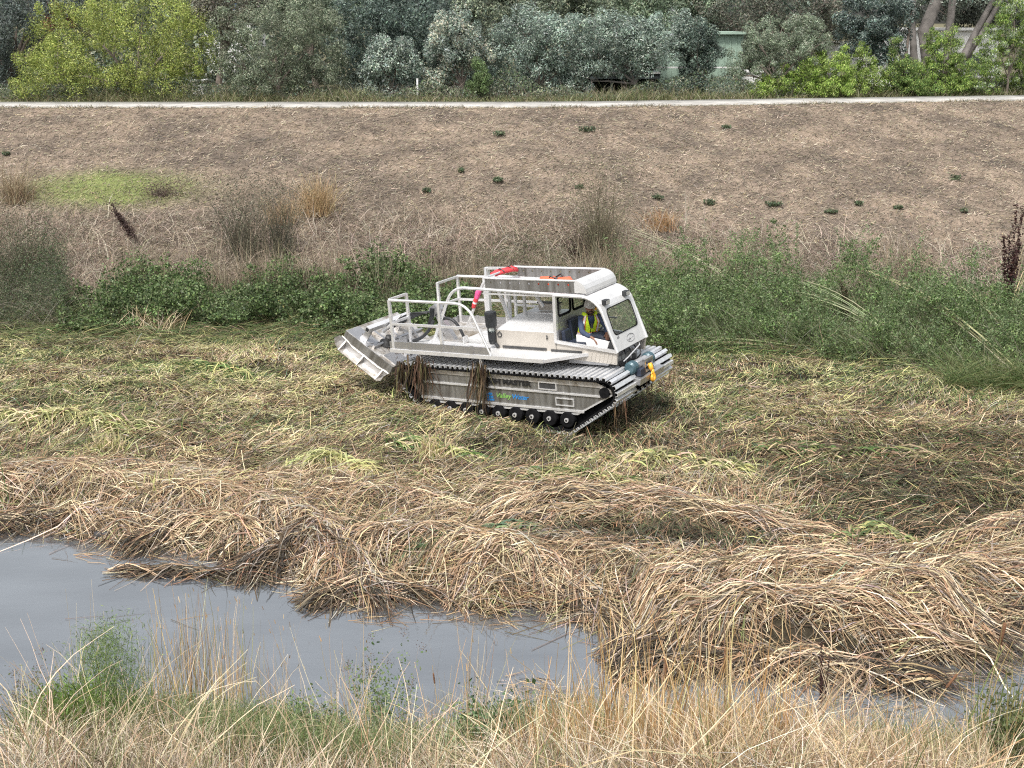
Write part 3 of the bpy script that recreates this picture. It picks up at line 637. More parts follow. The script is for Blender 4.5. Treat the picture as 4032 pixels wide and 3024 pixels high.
# ------------------------------------------------------------ driver
PL = (1.42, -.12, 1.58)
PM = VM @ Matrix.Translation(PL)
def skin(name, nodes, edges, mat, parent=None, root=0, sub=2):
    """nodes: [(pos, radius)]; pos are vehicle-local"""
    me = bpy.data.meshes.new(name); me.from_pydata([tuple(Vector(p)-Vector(PL)) for p, r in nodes], edges, [])
    o = bpy.data.objects.new(name, me); link(o)
    md_ = o.modifiers.new('skin', 'SKIN'); md_.use_smooth_shade = True
    for i, (p, r) in enumerate(nodes):
        rr = r if isinstance(r, tuple) else (r, r)
        me.skin_vertices[0].data[i].radius = rr; me.skin_vertices[0].data[i].use_root = (i == root)
    if sub: s = o.modifiers.new('sub', 'SUBSURF'); s.levels = s.render_levels = sub
    dg = bpy.context.evaluated_depsgraph_get(); m2 = bpy.data.meshes.new_from_object(o.evaluated_get(dg))
    bpy.data.objects.remove(o); m2.materials.clear(); m2.materials.append(M[mat])
    for p in m2.polygons: p.use_smooth = True
    o = bpy.data.objects.new(name, m2); link(o, parent)
    if parent is None: o.matrix_world = PM
    return o
f = Vector((math.cos(math.radians(50)), -math.sin(math.radians(50)), 0)); rt = Vector((-f.y*-1, 0, 0))
rt = Vector((f.y, -f.x, 0))                     # the person's right
hf = Vector((math.cos(math.radians(58)), -math.sin(math.radians(58)), -.12)).normalized()
hr = Vector((hf.y, -hf.x, 0)).normalized()
pel = Vector((1.33, -.02, 1.60)); ch = Vector((1.45, -.11, 1.93)); nk = Vector((1.475, -.13, 2.045)); hd = Vector((1.50, -.16, 2.185))
sR = ch + rt*.175 + Vector((0, 0, .055)); sL = ch - rt*.175 + Vector((0, 0, .055))
eR = Vector((1.40, -.36, 1.755)); wR = Vector((1.62, -.38, 1.665)); eL = Vector((1.74, .0, 1.78)); wL = Vector((1.80, -.13, 1.685))
kR = pel + Vector((.42, -.13, .02)); aR = kR + Vector((.1, -.02, -.16)); kL = pel + Vector((.42, .10, .02)); aL = kL + Vector((.1, .02, -.16))
nodes = [(pel, (.15, .11)), (pel.lerp(ch, .5), (.145, .10)), (ch, (.16, .105)), (nk, .052), (hd + Vector((0, 0, -.055)), (.062, .066)), (hd + Vector((0, 0, .0)), (.076, .086)), (hd + Vector((0, 0, .07)), (.066, .078)),
         (sR, .058), (eR, .043), (wR, .028), (sL, .058), (eL, .043), (wL, .028), (kR, .07), (aR, .05), (kL, .07), (aL, .05), (hd+hf*.075+Vector((0, 0, -.015)), .016)]
edges = [(0, 1), (1, 2), (2, 3), (3, 4), (4, 5), (5, 6), (2, 7), (7, 8), (8, 9), (2, 10), (10, 11), (11, 12), (0, 13), (13, 14), (0, 15), (15, 16), (5, 17)]
def hand(wi, w_, d, side, curl):
    """palm + five finger chains rooted in the palm"""
    d = d.normalized(); up = Vector((0, 0, 1)); sd = d.cross(up).normalized()*side; pn = len(nodes)
    palm = w_ + d*.045; nodes.append((palm, (.034, .017))); edges.append((wi, pn))
    for k, L in enumerate((.070, .080, .075, .058)):
        off = sd*(.027-.018*k); a = palm + d*.030 + off; b_ = a + d*L*.5 + Vector((0, 0, -.008-curl*.25)); c = b_ + d*L*.25 + Vector((0, 0, -.018-curl*.4))
        n = len(nodes); nodes.extend([(a, .0095), (b_, .0088), (c, .0075)]); edges.extend([(pn, n), (n, n+1), (n+1, n+2)])
    a = w_ + d*.02 + sd*.034; b_ = a + d*.03 + sd*.018 + Vector((0, 0, -.01)); n = len(nodes)
    nodes.extend([(a, .012), (b_, .0105), (b_+d*.022+Vector((0, 0, -.012)), .009)]); edges.extend([(pn, n), (n, n+1), (n+1, n+2)])
hand(9, wR, wR-eR+Vector((0, 0, -.02)), -1, .06); hand(12, wL, Vector((.1, -.16, -.05)), 1, .05)
per = skin('person', nodes, edges, 'skin')
tag(per, 'driver in hard hat and yellow vest seated in the open cab, looking out sideways', 'person')
# jacket with sleeves, then vest, hat, beard, ear muffs
skin('jacket', [(pel, (.17, .125)), (pel.lerp(ch, .5), (.165, .12)), (ch, (.18, .125)), (nk+Vector((0, 0, -.035)), .07), (sR, .072), (eR, .056), (wR-(wR-eR)*.08, .041), (sL, .072), (eL, .056), (wL-(wL-eL)*.08, .041)],
     [(0, 1), (1, 2), (2, 3), (2, 4), (4, 5), (5, 6), (2, 7), (7, 8), (8, 9)], 'denim', per)
skin('trousers', [(pel+Vector((0, 0, -.02)), (.175, .135)), (kR, .10), (aR, .07), (kL, .10), (aL, .07)], [(0, 1), (1, 2), (0, 3), (3, 4)], 'seat', per)
def ch_obj(mb, name, mat, smooth=False):
    o = mb.build(name, mat, per, loc=PL, smooth=smooth); o.location = (0, 0, 0); return o
def shell_pt(u, z, off=0):
    """point on the torso front: u -1 (right edge) .. 1 (left edge), z height"""
    t = (z-1.60)/(1.93-1.60); c = pel.lerp(ch, min(t, 1.0)) if t <= 1 else ch + (nk-ch)*((z-1.93)/.115)*.35
    wdt = (.178 if z < 1.9 else .178-.06*(z-1.9)/.1) + off; dep = (.133 - (.05*(z-1.93)/.1 if z > 1.93 else 0)) + off
    a = u*math.pi/2*1.12
    p = Vector((c.x, c.y, z)) - rt*math.sin(a)*wdt + f*math.cos(a)*dep; return p
def patch(u0f, u1f, z0, z1, off, nu=7, nz=9):
    mb = MB(); 
    for j in range(nz+1):
        z_ = z0+(z1-z0)*j/nz; ua, ub = u0f(z_), u1f(z_)
        for i in range(nu+1): mb.v.append(tuple(shell_pt(ua+(ub-ua)*i/nu, z_, off)))
    for j in range(nz):
        for i in range(nu): a = j*(nu+1)+i; mb.f.append((a, a+1, a+nu+2, a+nu+1)); mb.m.append(0)
    return mb
neck = lambda z: max(0.0, (z-1.80)/.25)*.30
v1 = patch(lambda z: -1.0+max(0, z-1.9)*1.5, lambda z: -.02-neck(z), 1.58, 2.055, .030); vo = ch_obj(v1, 'vest', 'hivis', True)
v2 = patch(lambda z: .02+neck(z), lambda z: 1.0-max(0, z-1.9)*1.5, 1.58, 2.055, .030)
o2 = ch_obj(v2, 'vest', 'hivis', True)
sh = MB()
for s_ in (1, -1):
    top = shell_pt(-.5*s_, 2.055, .030); sh.tube([top, ch + rt*s_*.11 + Vector((0, 0, .135)) , ch + rt*s_*.10 - f*.10 + Vector((0, 0, .07)), ch+rt*s_*.10-f*.13+Vector((0, 0, -.1))], [.035, .04, .04, .04], 8)
ch_obj(sh, 'vest_strap', 'hivis', True)
tp = MB()
for s_ in (1, -1):
    for z0_, z1_ in ((1.58, 2.06),):
        q = patch(lambda z: s_*.40+s_*neck(z)*.35-.075, lambda z: s_*.40+s_*neck(z)*.35+.075, 1.62, 2.05, .037, 2, 9); tp.add(q.v, q.f)
q = patch(lambda z: -.95, lambda z: .95, 1.665, 1.705, .037, 10, 2); tp.add(q.v, q.f)
ch_obj(tp, 'reflective_band', 'tape')
tp = MB()
for s_ in (1, -1):
    for e in (-.10, .10):
        q = patch(lambda z: s_*.40+s_*neck(z)*.35+e-.02, lambda z: s_*.40+s_*neck(z)*.35+e+.02, 1.62, 2.05, .038, 1, 9); tp.add(q.v, q.f)
for za in (1.655, 1.707): q = patch(lambda z: -.95, lambda z: .95, za, za+.01, .039, 10, 1); tp.add(q.v, q.f)
ch_obj(tp, 'orange_trim', 'tape_orange')
r = MB(); r.tube([ch+f*.15+Vector((0, 0, -.03)), ch+f*.165+Vector((0, 0, -.12))], .022, 8); ch_obj(r, 'radio', 'black')
# hard hat
ht = MB(); hc = hd + Vector((0, 0, .055)); nseg = 20; rings = [(.118, .118, 0), (.112, .102, .03), (.098, .09, .065), (.065, .06, .098), (.0, .0, .108)]
for j, (a, b_, z_) in enumerate(rings):
    for k in range(nseg):
        an = 2*math.pi*k/nseg; ht.v.append(tuple(hc + hf*(math.cos(an)*a) + hr*(math.sin(an)*b_) + Vector((0, 0, z_+.008))))
for j in range(len(rings)-1):
    for k in range(nseg): ht.f.append((j*nseg+k, j*nseg+(k+1) % nseg, (j+1)*nseg+(k+1) % nseg, (j+1)*nseg+k)); ht.m.append(0)
n0 = len(ht.v)
for k in range(nseg):
    an = 2*math.pi*k/nseg; ex = 1.28+.38*max(0, math.cos(an)); ht.v.append(tuple(hc + hf*(math.cos(an)*.112*ex) + hr*(math.sin(an)*.098*1.18) + Vector((0, 0, -.006-.012*max(0, math.cos(an))))))
for k in range(nseg): ht.f.append((n0+k, n0+(k+1) % nseg, (k+1) % nseg, k)); ht.m.append(0)
ch_obj(ht, 'hard_hat', 'hat', True)
em = MB(); em.tube([hd-hr*.082+Vector((0, 0, -.02)), hd-hr*.118+Vector((0, 0, -.02))], .036, 12); ch_obj(em, 'ear_muff', 'yellow')
br = MB(); br.tube([hd+hf*.088+hr*.03+Vector((0, 0, -.05)), hd+hf*.095+Vector((0, 0, -.043)), hd+hf*.088-hr*.03+Vector((0, 0, -.05))], .009, 6)
br.tube([hd+hf*.06+hr*.055+Vector((0, 0, -.07)), hd+hf*.078+Vector((0, 0, -.105)), hd+hf*.06-hr*.055+Vector((0, 0, -.07))], [.010, .020, .010], 6); ch_obj(br, 'beard', 'beard', True)
ey = MB()
for s_ in (1, -1): ey.tube([hd+hf*.076+hr*s_*.03+Vector((0, 0, .012)), hd+hf*.086+hr*s_*.03+Vector((0, 0, .012))], .010, 8)
ch_obj(ey, 'eye', 'beard')
mo = MB(); mo.tube([hd+hf*.088+hr*.022+Vector((0, 0, -.068)), hd+hf*.094+Vector((0, 0, -.066)), hd+hf*.088-hr*.022+Vector((0, 0, -.068))], .006, 6); ch_obj(mo, 'mouth', 'skin')
er = MB()
er.tube([hd+hr*.078+Vector((0, 0, -.03)), hd+hr*.084+Vector((0, 0, .02))], [.012, .016], 8); ch_obj(er, 'ear', 'skin', True)
# ------------------------------------------------------------ vegetation generators
def U(a, b, n): return rng.uniform(a, b, n)
def pick(cols, n, wts=None, jit=.18):
    cols = np.array(cols, float); w_ = None if wts is None else np.array(wts, float)/sum(wts)
    c = cols[rng.choice(len(cols), n, p=w_)]
    return c * (1 + rng.normal(0, jit, (n, 1))).clip(.4, 1.7) * (1 + rng.normal(0, .05, (n, 3)))
TAN, PALE, BRN, DRK = (.45, .34, .215), (.66, .55, .37), (.27, .17, .10), (.10, .075, .05)
OLV, YGR, GRN, GRY, BLU = (.19, .20, .085), (.46, .46, .20), (.085, .15, .045), (.33, .29, .25), (.12, .19, .13)
class Veg:
    def __init__(s): s.V = []; s.F = []; s.C = []; s.n = 0
    def put(s, V, F, C): s.V.append(V); s.F.append(F + s.n); s.C.append(C); s.n += len(V); return s
    def strands(s, P, D, L, W, C, ns=3, droop=0., wob=.12, ground=None, lift=None, taper=.25, side=None):
        n = len(P); P = np.array(P, float); D = np.array(D, float); D /= np.linalg.norm(D, axis=1)[:, None]
        pts = [P]; d = D; L = np.broadcast_to(L, n); W = np.broadcast_to(W, n); dr = np.broadcast_to(droop, n)
        for k in range(ns):
            P = P + d*(L/ns)[:, None]; pts.append(P)
            d = d + rng.normal(0, wob, (n, 3)) + np.c_[np.zeros(n), np.zeros(n), -dr/ns]; d /= np.linalg.norm(d, axis=1)[:, None]
        pts = np.stack(pts, 1)                                   # n, ns+1, 3
        if ground is not None:
            hz = H(pts[:, :, 0].ravel(), pts[:, :, 1].ravel()).reshape(n, ns+1)
            lf = np.broadcast_to(np.asarray(lift)[:, None], (n, ns+1)) if lift is not None else 0
            pts[:, :, 2] = np.maximum(hz, WZ) + lf + (pts[:, :, 2] - pts[:, :1, 2])
            pts[:, :, 2] = np.maximum(pts[:, :, 2], np.maximum(hz, WZ) + .008)
        if side is None:
            r = rng.normal(0, 1, (n, 3))
        else: r = np.broadcast_to(np.array(side, float), (n, 3)) + rng.normal(0, .35, (n, 3))
        t = pts[:, -1] - pts[:, 0]; sd = np.cross(t, r); sd /= np.linalg.norm(sd, axis=1)[:, None] + 1e-9
        wk = np.linspace(1, taper, ns+1)[None, :, None] * W[:, None, None] / 2
        A = pts - sd[:, None]*wk; B = pts + sd[:, None]*wk
        V = np.stack([A, B], 2).reshape(-1, 3)                   # n*(ns+1)*2
        b = (np.arange(n)*(ns+1)*2)[:, None] + (np.arange(ns)*2)[None, :]; b = b.ravel()
        F = np.c_[b, b+1, b+3, b+2]
        return s.put(V, F, np.repeat(C, (ns+1)*2, 0))
    def leaves(s, P, size, C, aspect=.45, down=0., jit=.35, flat=0.):
        n = len(P); a = rng.normal(0, 1, (n, 3)); a[:, 2] = a[:, 2]*(1-flat) - down*1.6; a /= np.linalg.norm(a, axis=1)[:, None]
        r = rng.normal(0, 1, (n, 3)); b = np.cross(a, r); b /= np.linalg.norm(b, axis=1)[:, None]
        sz = (size*(1+rng.normal(0, jit, n)).clip(.4, 2))[:, None]
        a = a*sz/2; b = b*sz*aspect/2
        V = np.stack([P-a, P+b, P+a, P-b], 1).reshape(-1, 3); q = np.arange(n)*4
        return s.put(V, np.c_[q, q+1, q+2, q+3], np.repeat(C, 4, 0))
    def balls(s, Cn, R, n, ls, cols, wts=None, aspect=.45, down=0., bri=None, noise=.5, jit=.3, cfix=None):
        """leaf clumps: leaves on the skin of small ellipsoids, facing outwards and up"""
        m = len(Cn); i = rng.integers(0, m, n); u = rng.normal(0, 1, (n, 3)); u /= np.linalg.norm(u, axis=1)[:, None]
        P = Cn[i] + u*R[i]*(.45+.6*rng.random((n, 1))**.6); nr = u*.8 + np.array([0, 0, .40]) + rng.normal(0, noise, (n, 3)); nr /= np.linalg.norm(nr, axis=1)[:, None]
        r = rng.normal(0, .7, (n, 3)); r[:, 2] -= down*1.5; a = np.cross(nr, np.cross(r, nr)); a /= np.linalg.norm(a, axis=1)[:, None]+1e-9; b_ = np.cross(nr, a)
        C = pick(cols, n, wts)
        if bri is not None: C = C*bri[i][:, None]
        if cfix is not None: C = cfix(C, i)
        sz = (ls*(1+rng.normal(0, jit, n)).clip(.4, 2))[:, None]; a = a*sz/2; b_ = b_*sz*aspect/2
        V = np.stack([P-a, P+b_, P+a, P-b_], 1).reshape(-1, 3); q = np.arange(n)*4
        return s.put(V, np.c_[q, q+1, q+2, q+3], np.repeat(C, 4, 0))
    def obj(s, name, mat='leaf', parent=None, loc=None):
        return npmesh(name, np.concatenate(s.V), np.concatenate(s.F), np.concatenate(s.C), mat, parent, loc=loc)
def ang(a, up=0.): return np.c_[np.cos(a), np.sin(a), np.broadcast_to(up, np.shape(a))]
def vis(n, y0, y1, m=1.0):
    """random ground spots inside the widening view"""
    y = np.sqrt(U(0, 1, n)*(y1**2-y0**2)+y0**2); return U(-1, 1, n)*(y*.455+m), y

# ---- chopped reed litter over the marsh
v = Veg()
x, y = vis(560000, 13.5, 31.5); 
DARK_SPOTS = ((2450,2110,1.7,.42,1.2), (2950,2190,1.5,.35,1.1), (1250,2150,1.0,.35,1.), (2050,2120,.9,.3,1.), (560,2120,.9,.25,1.), (3450,2130,1.5,.4,1.1), (1900,1790,2.6,.8,.9), (2300,1760,2.2,.7,1.), (3300,1880,2.6,.8,.9), (3800,1980,2.4,1.0,1.), (3500,2080,2.0,.6,.8), (900,1680,2.5,.6,.6), (2600,2150,2.2,.5,.9), (900,2130,1.2,.4,.9), (2900,1500,2.6,.7,.6), (300,1700,1.4,.3,.8), (1500,2000,2,.3,.6), (2480,1640,1.2,.8,1.2), (3700,1750,2.5,.5,.9))  # wet muddy patches, plus darker litter zones round the machine
def darkness(x, y):
    q = np.zeros(len(x))
    for a_, b_, sx_, sy_, w_ in DARK_SPOTS: P = gp(a_, b_); q += w_*np.exp(-((x-P[0])/sx_)**2-((y-P[1])/sy_)**2)
    return q*(.4+1.2*fbm(x*1.4, y*3, 3, 141))
wet = darkness(x, y); thin = fbm(x*1.6, y*3.4, 4, 143)
k = (y > shore(x)+.1) & (rng.random(len(x)) < np.clip(.48+2.2*(thin-.36), .28, 1) - .22*np.clip(wet, 0, 1)); x, y, wet = x[k], y[k], wet[k]; n = len(x)
z = H(x, y); near = np.clip((24-y)/9, 0, 1); swirl = (fbm(x*.35, y*.35, 2, 41)-.5)*5
a = swirl + rng.normal(0, .7, n); a = np.where(rng.random(n) < .3, U(0, 6.28, n), a)
pn = fbm(x*.5, y*1.0, 3, 51); pn2 = fbm(x*1.7, y*2.5, 3, 52)
C = pick([TAN, PALE, BRN, OLV, YGR, DRK, GRY], n, [2.2, 1.6, 2.6, 3.2, 1.3, 3.0, 1.6], .25)
far = (1-near)
gr = (pn > .53) & (rng.random(n) < .55*far+.25); C[gr] = pick([OLV, GRN, YGR, BLU, DRK], gr.sum(), [3, 3, 1.2, .6, 1.5])
pl = (pn2 > .52 + .05*(x > 2)) & (rng.random(n) < .5) & (y > 17.5); C[pl] = pick([YGR, PALE, (.55, .52, .27)], pl.sum(), [2, 2, 2])
tn = rng.random(n) < near*.75; C[tn] = pick([TAN, PALE, BRN, GRY, DRK], tn.sum(), [2.2, .9, 3, 1.2, 2.4])
rd = np.exp(-((x-7)/4)**2-((y-19.3)/1.8)**2); dk = rng.random(n) < rd*.65; C[dk] = pick([DRK, BRN, OLV, GRN], dk.sum(), [3, 2, 2, 1])
wt = rng.random(n) < wet*.6; C[wt] = pick([DRK, (.05,.045,.03), BRN, (.09,.10,.05), (.06,.09,.04)], wt.sum(), [3, 3, 1.2, 2, 1.5])
C *= (.38+1.25*fbm(x*2.2, y*3.4, 4, 61))[:, None]
L = (.07+.26*rng.random(n)**2.2)*(1+1.2*near); W = U(.006, .016, n)
hump = .09*np.clip(fbm(x*1.3, y*2.2, 2, 62)-.35, 0, 1)*3
v.strands(np.c_[x, y, z], ang(a, rng.normal(.10, .30, n)), L, W, C, 2, droop=.35, wob=.14, ground=1, lift=U(.0, .05, n)+hump*rng.random(n), taper=.6, side=(0, 0, 1))
tag(v.obj('reed_litter', 'straw'), kind='stuff')
# ---- long dry reeds laid over in sweeping swathes along the water
def swath(v, pts, width, hgt, n, cols, wts, Lr=(.35, 1.25), jit=.24, W=(.008, .018), z0=.1):
    P = np.array([gp(a, b, z0) for a, b in pts]); seg = np.r_[0, np.cumsum(np.linalg.norm(np.diff(P, axis=0), axis=1))]; T = seg[-1]
    L = U(*Lr, n); s0 = U(-.35, T, n); off = np.clip(rng.normal(0, .45, n), -1.15, 1.15); ns = 5; drift = rng.normal(0, jit, n)*L; S = s0[:, None] + np.linspace(0, 1, ns+1)[None]*L[:, None]
    px = np.interp(S, seg, P[:, 0]); py = np.interp(S, seg, P[:, 1])
    over = np.where(S > T, S-T, 0) + np.where(S < 0, S, 0)
    px = px + over*np.where(S > 0, (P[-1, 0]-P[-2, 0])/(seg[-1]-seg[-2]), (P[1, 0]-P[0, 0])/(seg[1]-seg[0]))
    py = py + over*np.where(S > 0, (P[-1, 1]-P[-2, 1])/(seg[-1]-seg[-2]), (P[1, 1]-P[0, 1])/(seg[1]-seg[0]))
    e = 1e-2; tx = np.gradient(px, axis=1); ty = np.gradient(py, axis=1); tl = np.hypot(tx, ty)+1e-9; nx_, ny_ = -ty/tl, tx/tl
    mi = ns//2; sm = S-S[:, mi:mi+1]; kx = .68; px = (1-kx)*px + kx*(px[:, mi:mi+1]+(tx/tl)[:, mi:mi+1]*sm); py = (1-kx)*py + kx*(py[:, mi:mi+1]+(ty/tl)[:, mi:mi+1]*sm)
    lat = off[:, None]*width/2*(.75+.35*np.sin(S*2.1+1)) + drift[:, None]*np.linspace(-.5, .5, ns+1)[None] + rng.normal(0, .012, (n, ns+1))
    px, py = px+nx_*lat, py+ny_*lat
    hgt = hgt*.66; prof = np.clip(1-(lat/(width*.66))**2, 0, 1)*(.6+.4*np.sin(np.clip(S/T, 0, 1)*math.pi))
    lay = rng.random(n)**.6
    hz = np.maximum(H(px.ravel(), py.ravel()), WZ).reshape(n, ns+1)
    bow = np.sin(np.linspace(0, 1, ns+1)*math.pi)[None]*rng.random((n, 1))**2*.14 - .07*(np.linspace(-1, 1, ns+1)**2)[None]
    pz = hz + .015 + hgt*prof*lay[:, None] + bow*1.0; pz = np.maximum(pz, hz+.01)
    pts_ = np.stack([px, py, pz], 2); r = np.array([0, -.35, 1.]) + rng.normal(0, .45, (n, 3)); t = pts_[:, -1]-pts_[:, 0]
    sd = np.cross(t, r); sd /= np.linalg.norm(sd, axis=1)[:, None]+1e-9
    wk = np.array([.7, 1, 1, .9, .7, .3])[None, :, None]*U(*W, n)[:, None, None]/2
    V = np.stack([pts_-sd[:, None]*wk, pts_+sd[:, None]*wk], 2).reshape(-1, 3)
    b = ((np.arange(n)*(ns+1)*2)[:, None] + (np.arange(ns)*2)[None]).ravel()
    C = pick(cols, n, wts, .24); dsh = py[:, ns//2]-shore(px[:, ns//2]); wt = rng.random(n) < .75*(1-ss(.0, .45, dsh)); C[wt] = pick([DRK, (.045,.038,.03), BRN], wt.sum(), [3, 3, 1])
    v.put(V, np.c_[b, b+1, b+3, b+2], np.repeat(C, (ns+1)*2, 0))
v = Veg(); SC = ([TAN, PALE, BRN, (.50, .385, .26), GRY, DRK, (.74, .64, .48)], [3, 1.7, 2.6, 2.0, 1.5, 2.2, .6])
for pts, wd, hg, n, jj in (
    ([(1820,2110),(2000,2020),(2250,1975),(2600,1990),(2900,2040),(3150,2100)], .75, .42, 3200, .2), ([(1740,2160),(1950,2090),(2150,2040),(2350,2020)], .45, .30, 1100, .2),
    ([(1850,1950),(2200,1925),(2600,1950),(2900,1990)], .5, .2, 900, .5),
    ([(1270,2200),(1500,2140),(1800,2150),(2050,2200),(2230,2270)], .62, .36, 2300, .38), ([(1240,2290),(1420,2240),(1560,2260)], .35, .2, 700, .3), ([(1780,2260),(2000,2190),(2180,2240),(2300,2310)], .55, .34, 1700, .5),
    ([(2250,2290),(2420,2330),(2650,2350)], .5, .16, 900, .6),
    ([(2560,2370),(2800,2290),(3050,2240),(3350,2260),(3650,2340),(3800,2400)], .85, .42, 4200, .22),
    ([(2480,2520),(2720,2430),(3050,2390),(3400,2410),(3700,2480)], .75, .34, 3200, .28), ([(2480,2560),(2750,2530),(3100,2545),(3400,2570),(3580,2590)], .45, .2, 1500, .35),
    ([(3200,2390),(3500,2300),(3800,2270),(4150,2300)], .8, .34, 2600, .3), ([(3350,2250),(3650,2180),(3900,2100),(4150,2030)], .6, .3, 1700, .3), ([(3650,2420),(3850,2380),(4150,2350)], .5, .2, 1000, .4),
    ([(-80,1930),(200,1900),(500,1930),(800,1960)], .8, .26, 1700, .6), ([(-80,2010),(150,1985),(400,2020),(650,2050)], .5, .24, 1500, .4), ([(420,2000),(700,1960),(1000,1990),(1250,2060)], .8, .30, 1700, .65),
    ([(520,2080),(750,2040),(950,2070),(1150,2140)], .5, .30, 1200, .4), ([(900,2110),(1050,2030),(1200,2060),(1350,2170)], .6, .34, 1200, .6), ([(1100,1960),(1400,1930),(1700,1970),(1850,2030)], .6, .2, 1500, .6),
    ([(0,1850),(400,1830),(900,1870),(1300,1910)], .8, .14, 1300, .7), ([(480,2175),(700,2180),(900,2200)], .22, .06, 260, .2), ([(2250,2180),(2700,2210),(3100,2200),(3400,2150)], .8, .16, 1300, .7)):
    swath(v, pts, wd, hg, int(n*.78), *SC, jit=jj*1.25)
    swath(v, pts, wd*1.4, hg*.5, int(n*.30), [BRN, TAN, DRK, GRY, OLV], [3, 1.5, 5, 2, .8], Lr=(.2, .7), jit=1.0)
# greyer, muddier tangles between the swathes, and random criss-cross stalks
swath(v, [(950,2190),(1150,2110),(1350,2190),(1430,2240)], .7, .34, 1500, [GRY, DRK, BRN, TAN], [3, 3, 2, 1], jit=.6)
swath(v, [(2050,2110),(2400,2130),(2750,2180),(3000,2210)], .8, .12, 1800, [DRK, BRN, GRY, (.40,.35,.30)], [4, 2.4, 3, 1], Lr=(.12, .5), jit=.8)
x, y = vis(8000, 13.0, 18.2); y = y + 0; k = (y > shore(x)+.05) & (darkness(x, y) < .5); x, y = x[k], y[k]; n = len(x)
v.strands(np.c_[x, y, x*0], ang(rng.normal(0, .9, n), rng.normal(.08, .16, n)), U(.2, .95, n), U(.007, .015, n), pick([TAN, PALE, BRN, GRY], n, [3, 2, 2.4, 1]), 4, droop=.5, wob=.09, ground=1, lift=U(.02, .30, n), side=(0, 0, 1))
tag(v.obj('flattened_reeds', 'straw'), kind='stuff')
v = Veg()   # green and yellow-green leaves among the litter
for pts, wd, hg, n, cols in (
    ([(1620,2170),(1850,2140),(2050,2110)], .5, .22, 700, [(.10,.17,.08), (.15,.22,.11), BLU, TAN]), ([(1560,1740),(1700,1770),(1860,1810)], .5, .2, 260, [YGR, PALE, GRN]),
    ([(1150,1840),(1300,1810),(1420,1850)], .4, .18, 240, [YGR, (.5,.5,.25)]), ([(2000,1900),(2250,1890),(2500,1920)], .5, .16, 700, [GRN, OLV, YGR, TAN]),
    ([(3300,2160),(3450,2110),(3600,2170)], .5, .22, 500, [(.12,.17,.07), YGR, OLV, TAN]), ([(700,1440),(850,1450),(950,1480)], .5, .18, 420, [GRN, OLV, YGR]),
    ([(2300,1830),(2600,1820),(2900,1860)], .8, .14, 900, [YGR, OLV, PALE]), ([(0,1640),(300,1670),(520,1690)], .6, .3, 900, [YGR, PALE, OLV]),
    ([(3000,1790),(3300,1800),(3600,1790)], .7, .14, 700, [GRN, OLV, TAN, DRK])):
    swath(v, pts, wd, hg, n, cols, None, Lr=(.25, .7), jit=.6, W=(.018, .035), z0=.05)
x, y = vis(12000, 17, 31); n = len(x); k = fbm(x*.6, y*.9, 3, 71) > .52; x, y = x[k], y[k]; n = len(x)
v.strands(np.c_[x, y, x*0], ang(U(0, 6.28, n), U(.2, 1.3, n)), U(.10, .35, n), U(.012, .028, n), pick([YGR, (.55,.52,.28), OLV, GRN, PALE], n, [3, 2, 3, 2, 1]), 2, droop=.8, ground=1, lift=U(0, .05, n))
tag(v.obj('cut_green_reeds', 'leaf'), kind='stuff')
# stalks and scum floating on the water
v = Veg()
def floats(pxs, n, Lr=(.15, .6), cols=(BRN, DRK, TAN)):
    for (a, b) in pxs:
        P = gp(a, b, WZ); q = P + np.c_[rng.normal(0, .18, n), rng.normal(0, .10, n), np.full(n, .012)]
        v.strands(q, ang(rng.normal(0, .5, n), 0.), U(*Lr, n), U(.008, .018, n), pick(list(cols), n), 3, wob=.06, side=(0, 0, 1))
floats([(80,2090),(180,2120),(330,2190),(450,2190),(620,2190),(760,2210),(960,2240),(1100,2290),(1230,2320),(1420,2420),(1550,2440),(1750,2430),(2000,2450),(2300,2460),(2450,2440)], 14)
floats([(470,2455),(620,2470),(250,2190),(1930,2500),(2230,2510),(2560,2560),(2450,2600),(330,2440),(1240,2380)], 2, (.3, .8), (DRK, BRN)); floats([(3300,2760),(3500,2800),(3700,2720),(3900,2650),(3050,2780),(3950,2560),(3800,2850),(2200,2740),(2050,2700)], 26, (.05, .45), (GRY, DRK, TAN))
tag(v.obj('floating_stalks', 'straw'), kind='stuff')

# ---- mown mulch on the levee slope
v = Veg(); n = 140000
y = U(30.5, 50, n); x = U(-1, 1, n)*(y*.455+1.5); k = (y < crest(x)+.2) & (y > crest(x)-13); x, y = x[k], y[k]; n = len(x)
C = pick([(.235,.195,.145), (.36,.30,.225), (.095,.078,.06), (.29,.24,.15), (.46,.40,.31)], n, [4, 3.0, 3.6, 1.6, 1.3]) * (.35+1.2*fbm(x*1.5, y*2.4, 4, 81))[:, None]
g = np.exp(-(((x-GX)/2.6)**2 + ((y-GY)/1.05)**2)**1.5); g = g*(.25+1.5*fbm(x*1.3, y*2.2, 4, 85)); gi = rng.random(n) < g*1.2; C[gi] = pick([(.20,.24,.09), (.29,.31,.14), (.14,.17,.07), (.30,.25,.15)], gi.sum())
v.strands(np.c_[x, y, x*0], ang(rng.normal(0, .8, n), U(.0, .5, n)), U(.06, .20, n), U(.012, .026, n), C, 2, droop=.6, ground=1, lift=U(0, .04, n), side=(0, -.5, 1))
x, y = vis(17000, 31, 36.5); n = len(x)
v.strands(np.c_[x, y, x*0], ang(U(0, 6.28, n), U(.2, 1.6, n)), U(.3, .9, n), U(.010, .02, n), pick([(.32,.26,.21), (.46,.40,.32), (.20,.15,.12)], n), 3, droop=.9, ground=1, lift=U(0, .05, n))
tag(v.obj('mown_stubble', 'straw'), kind='stuff')

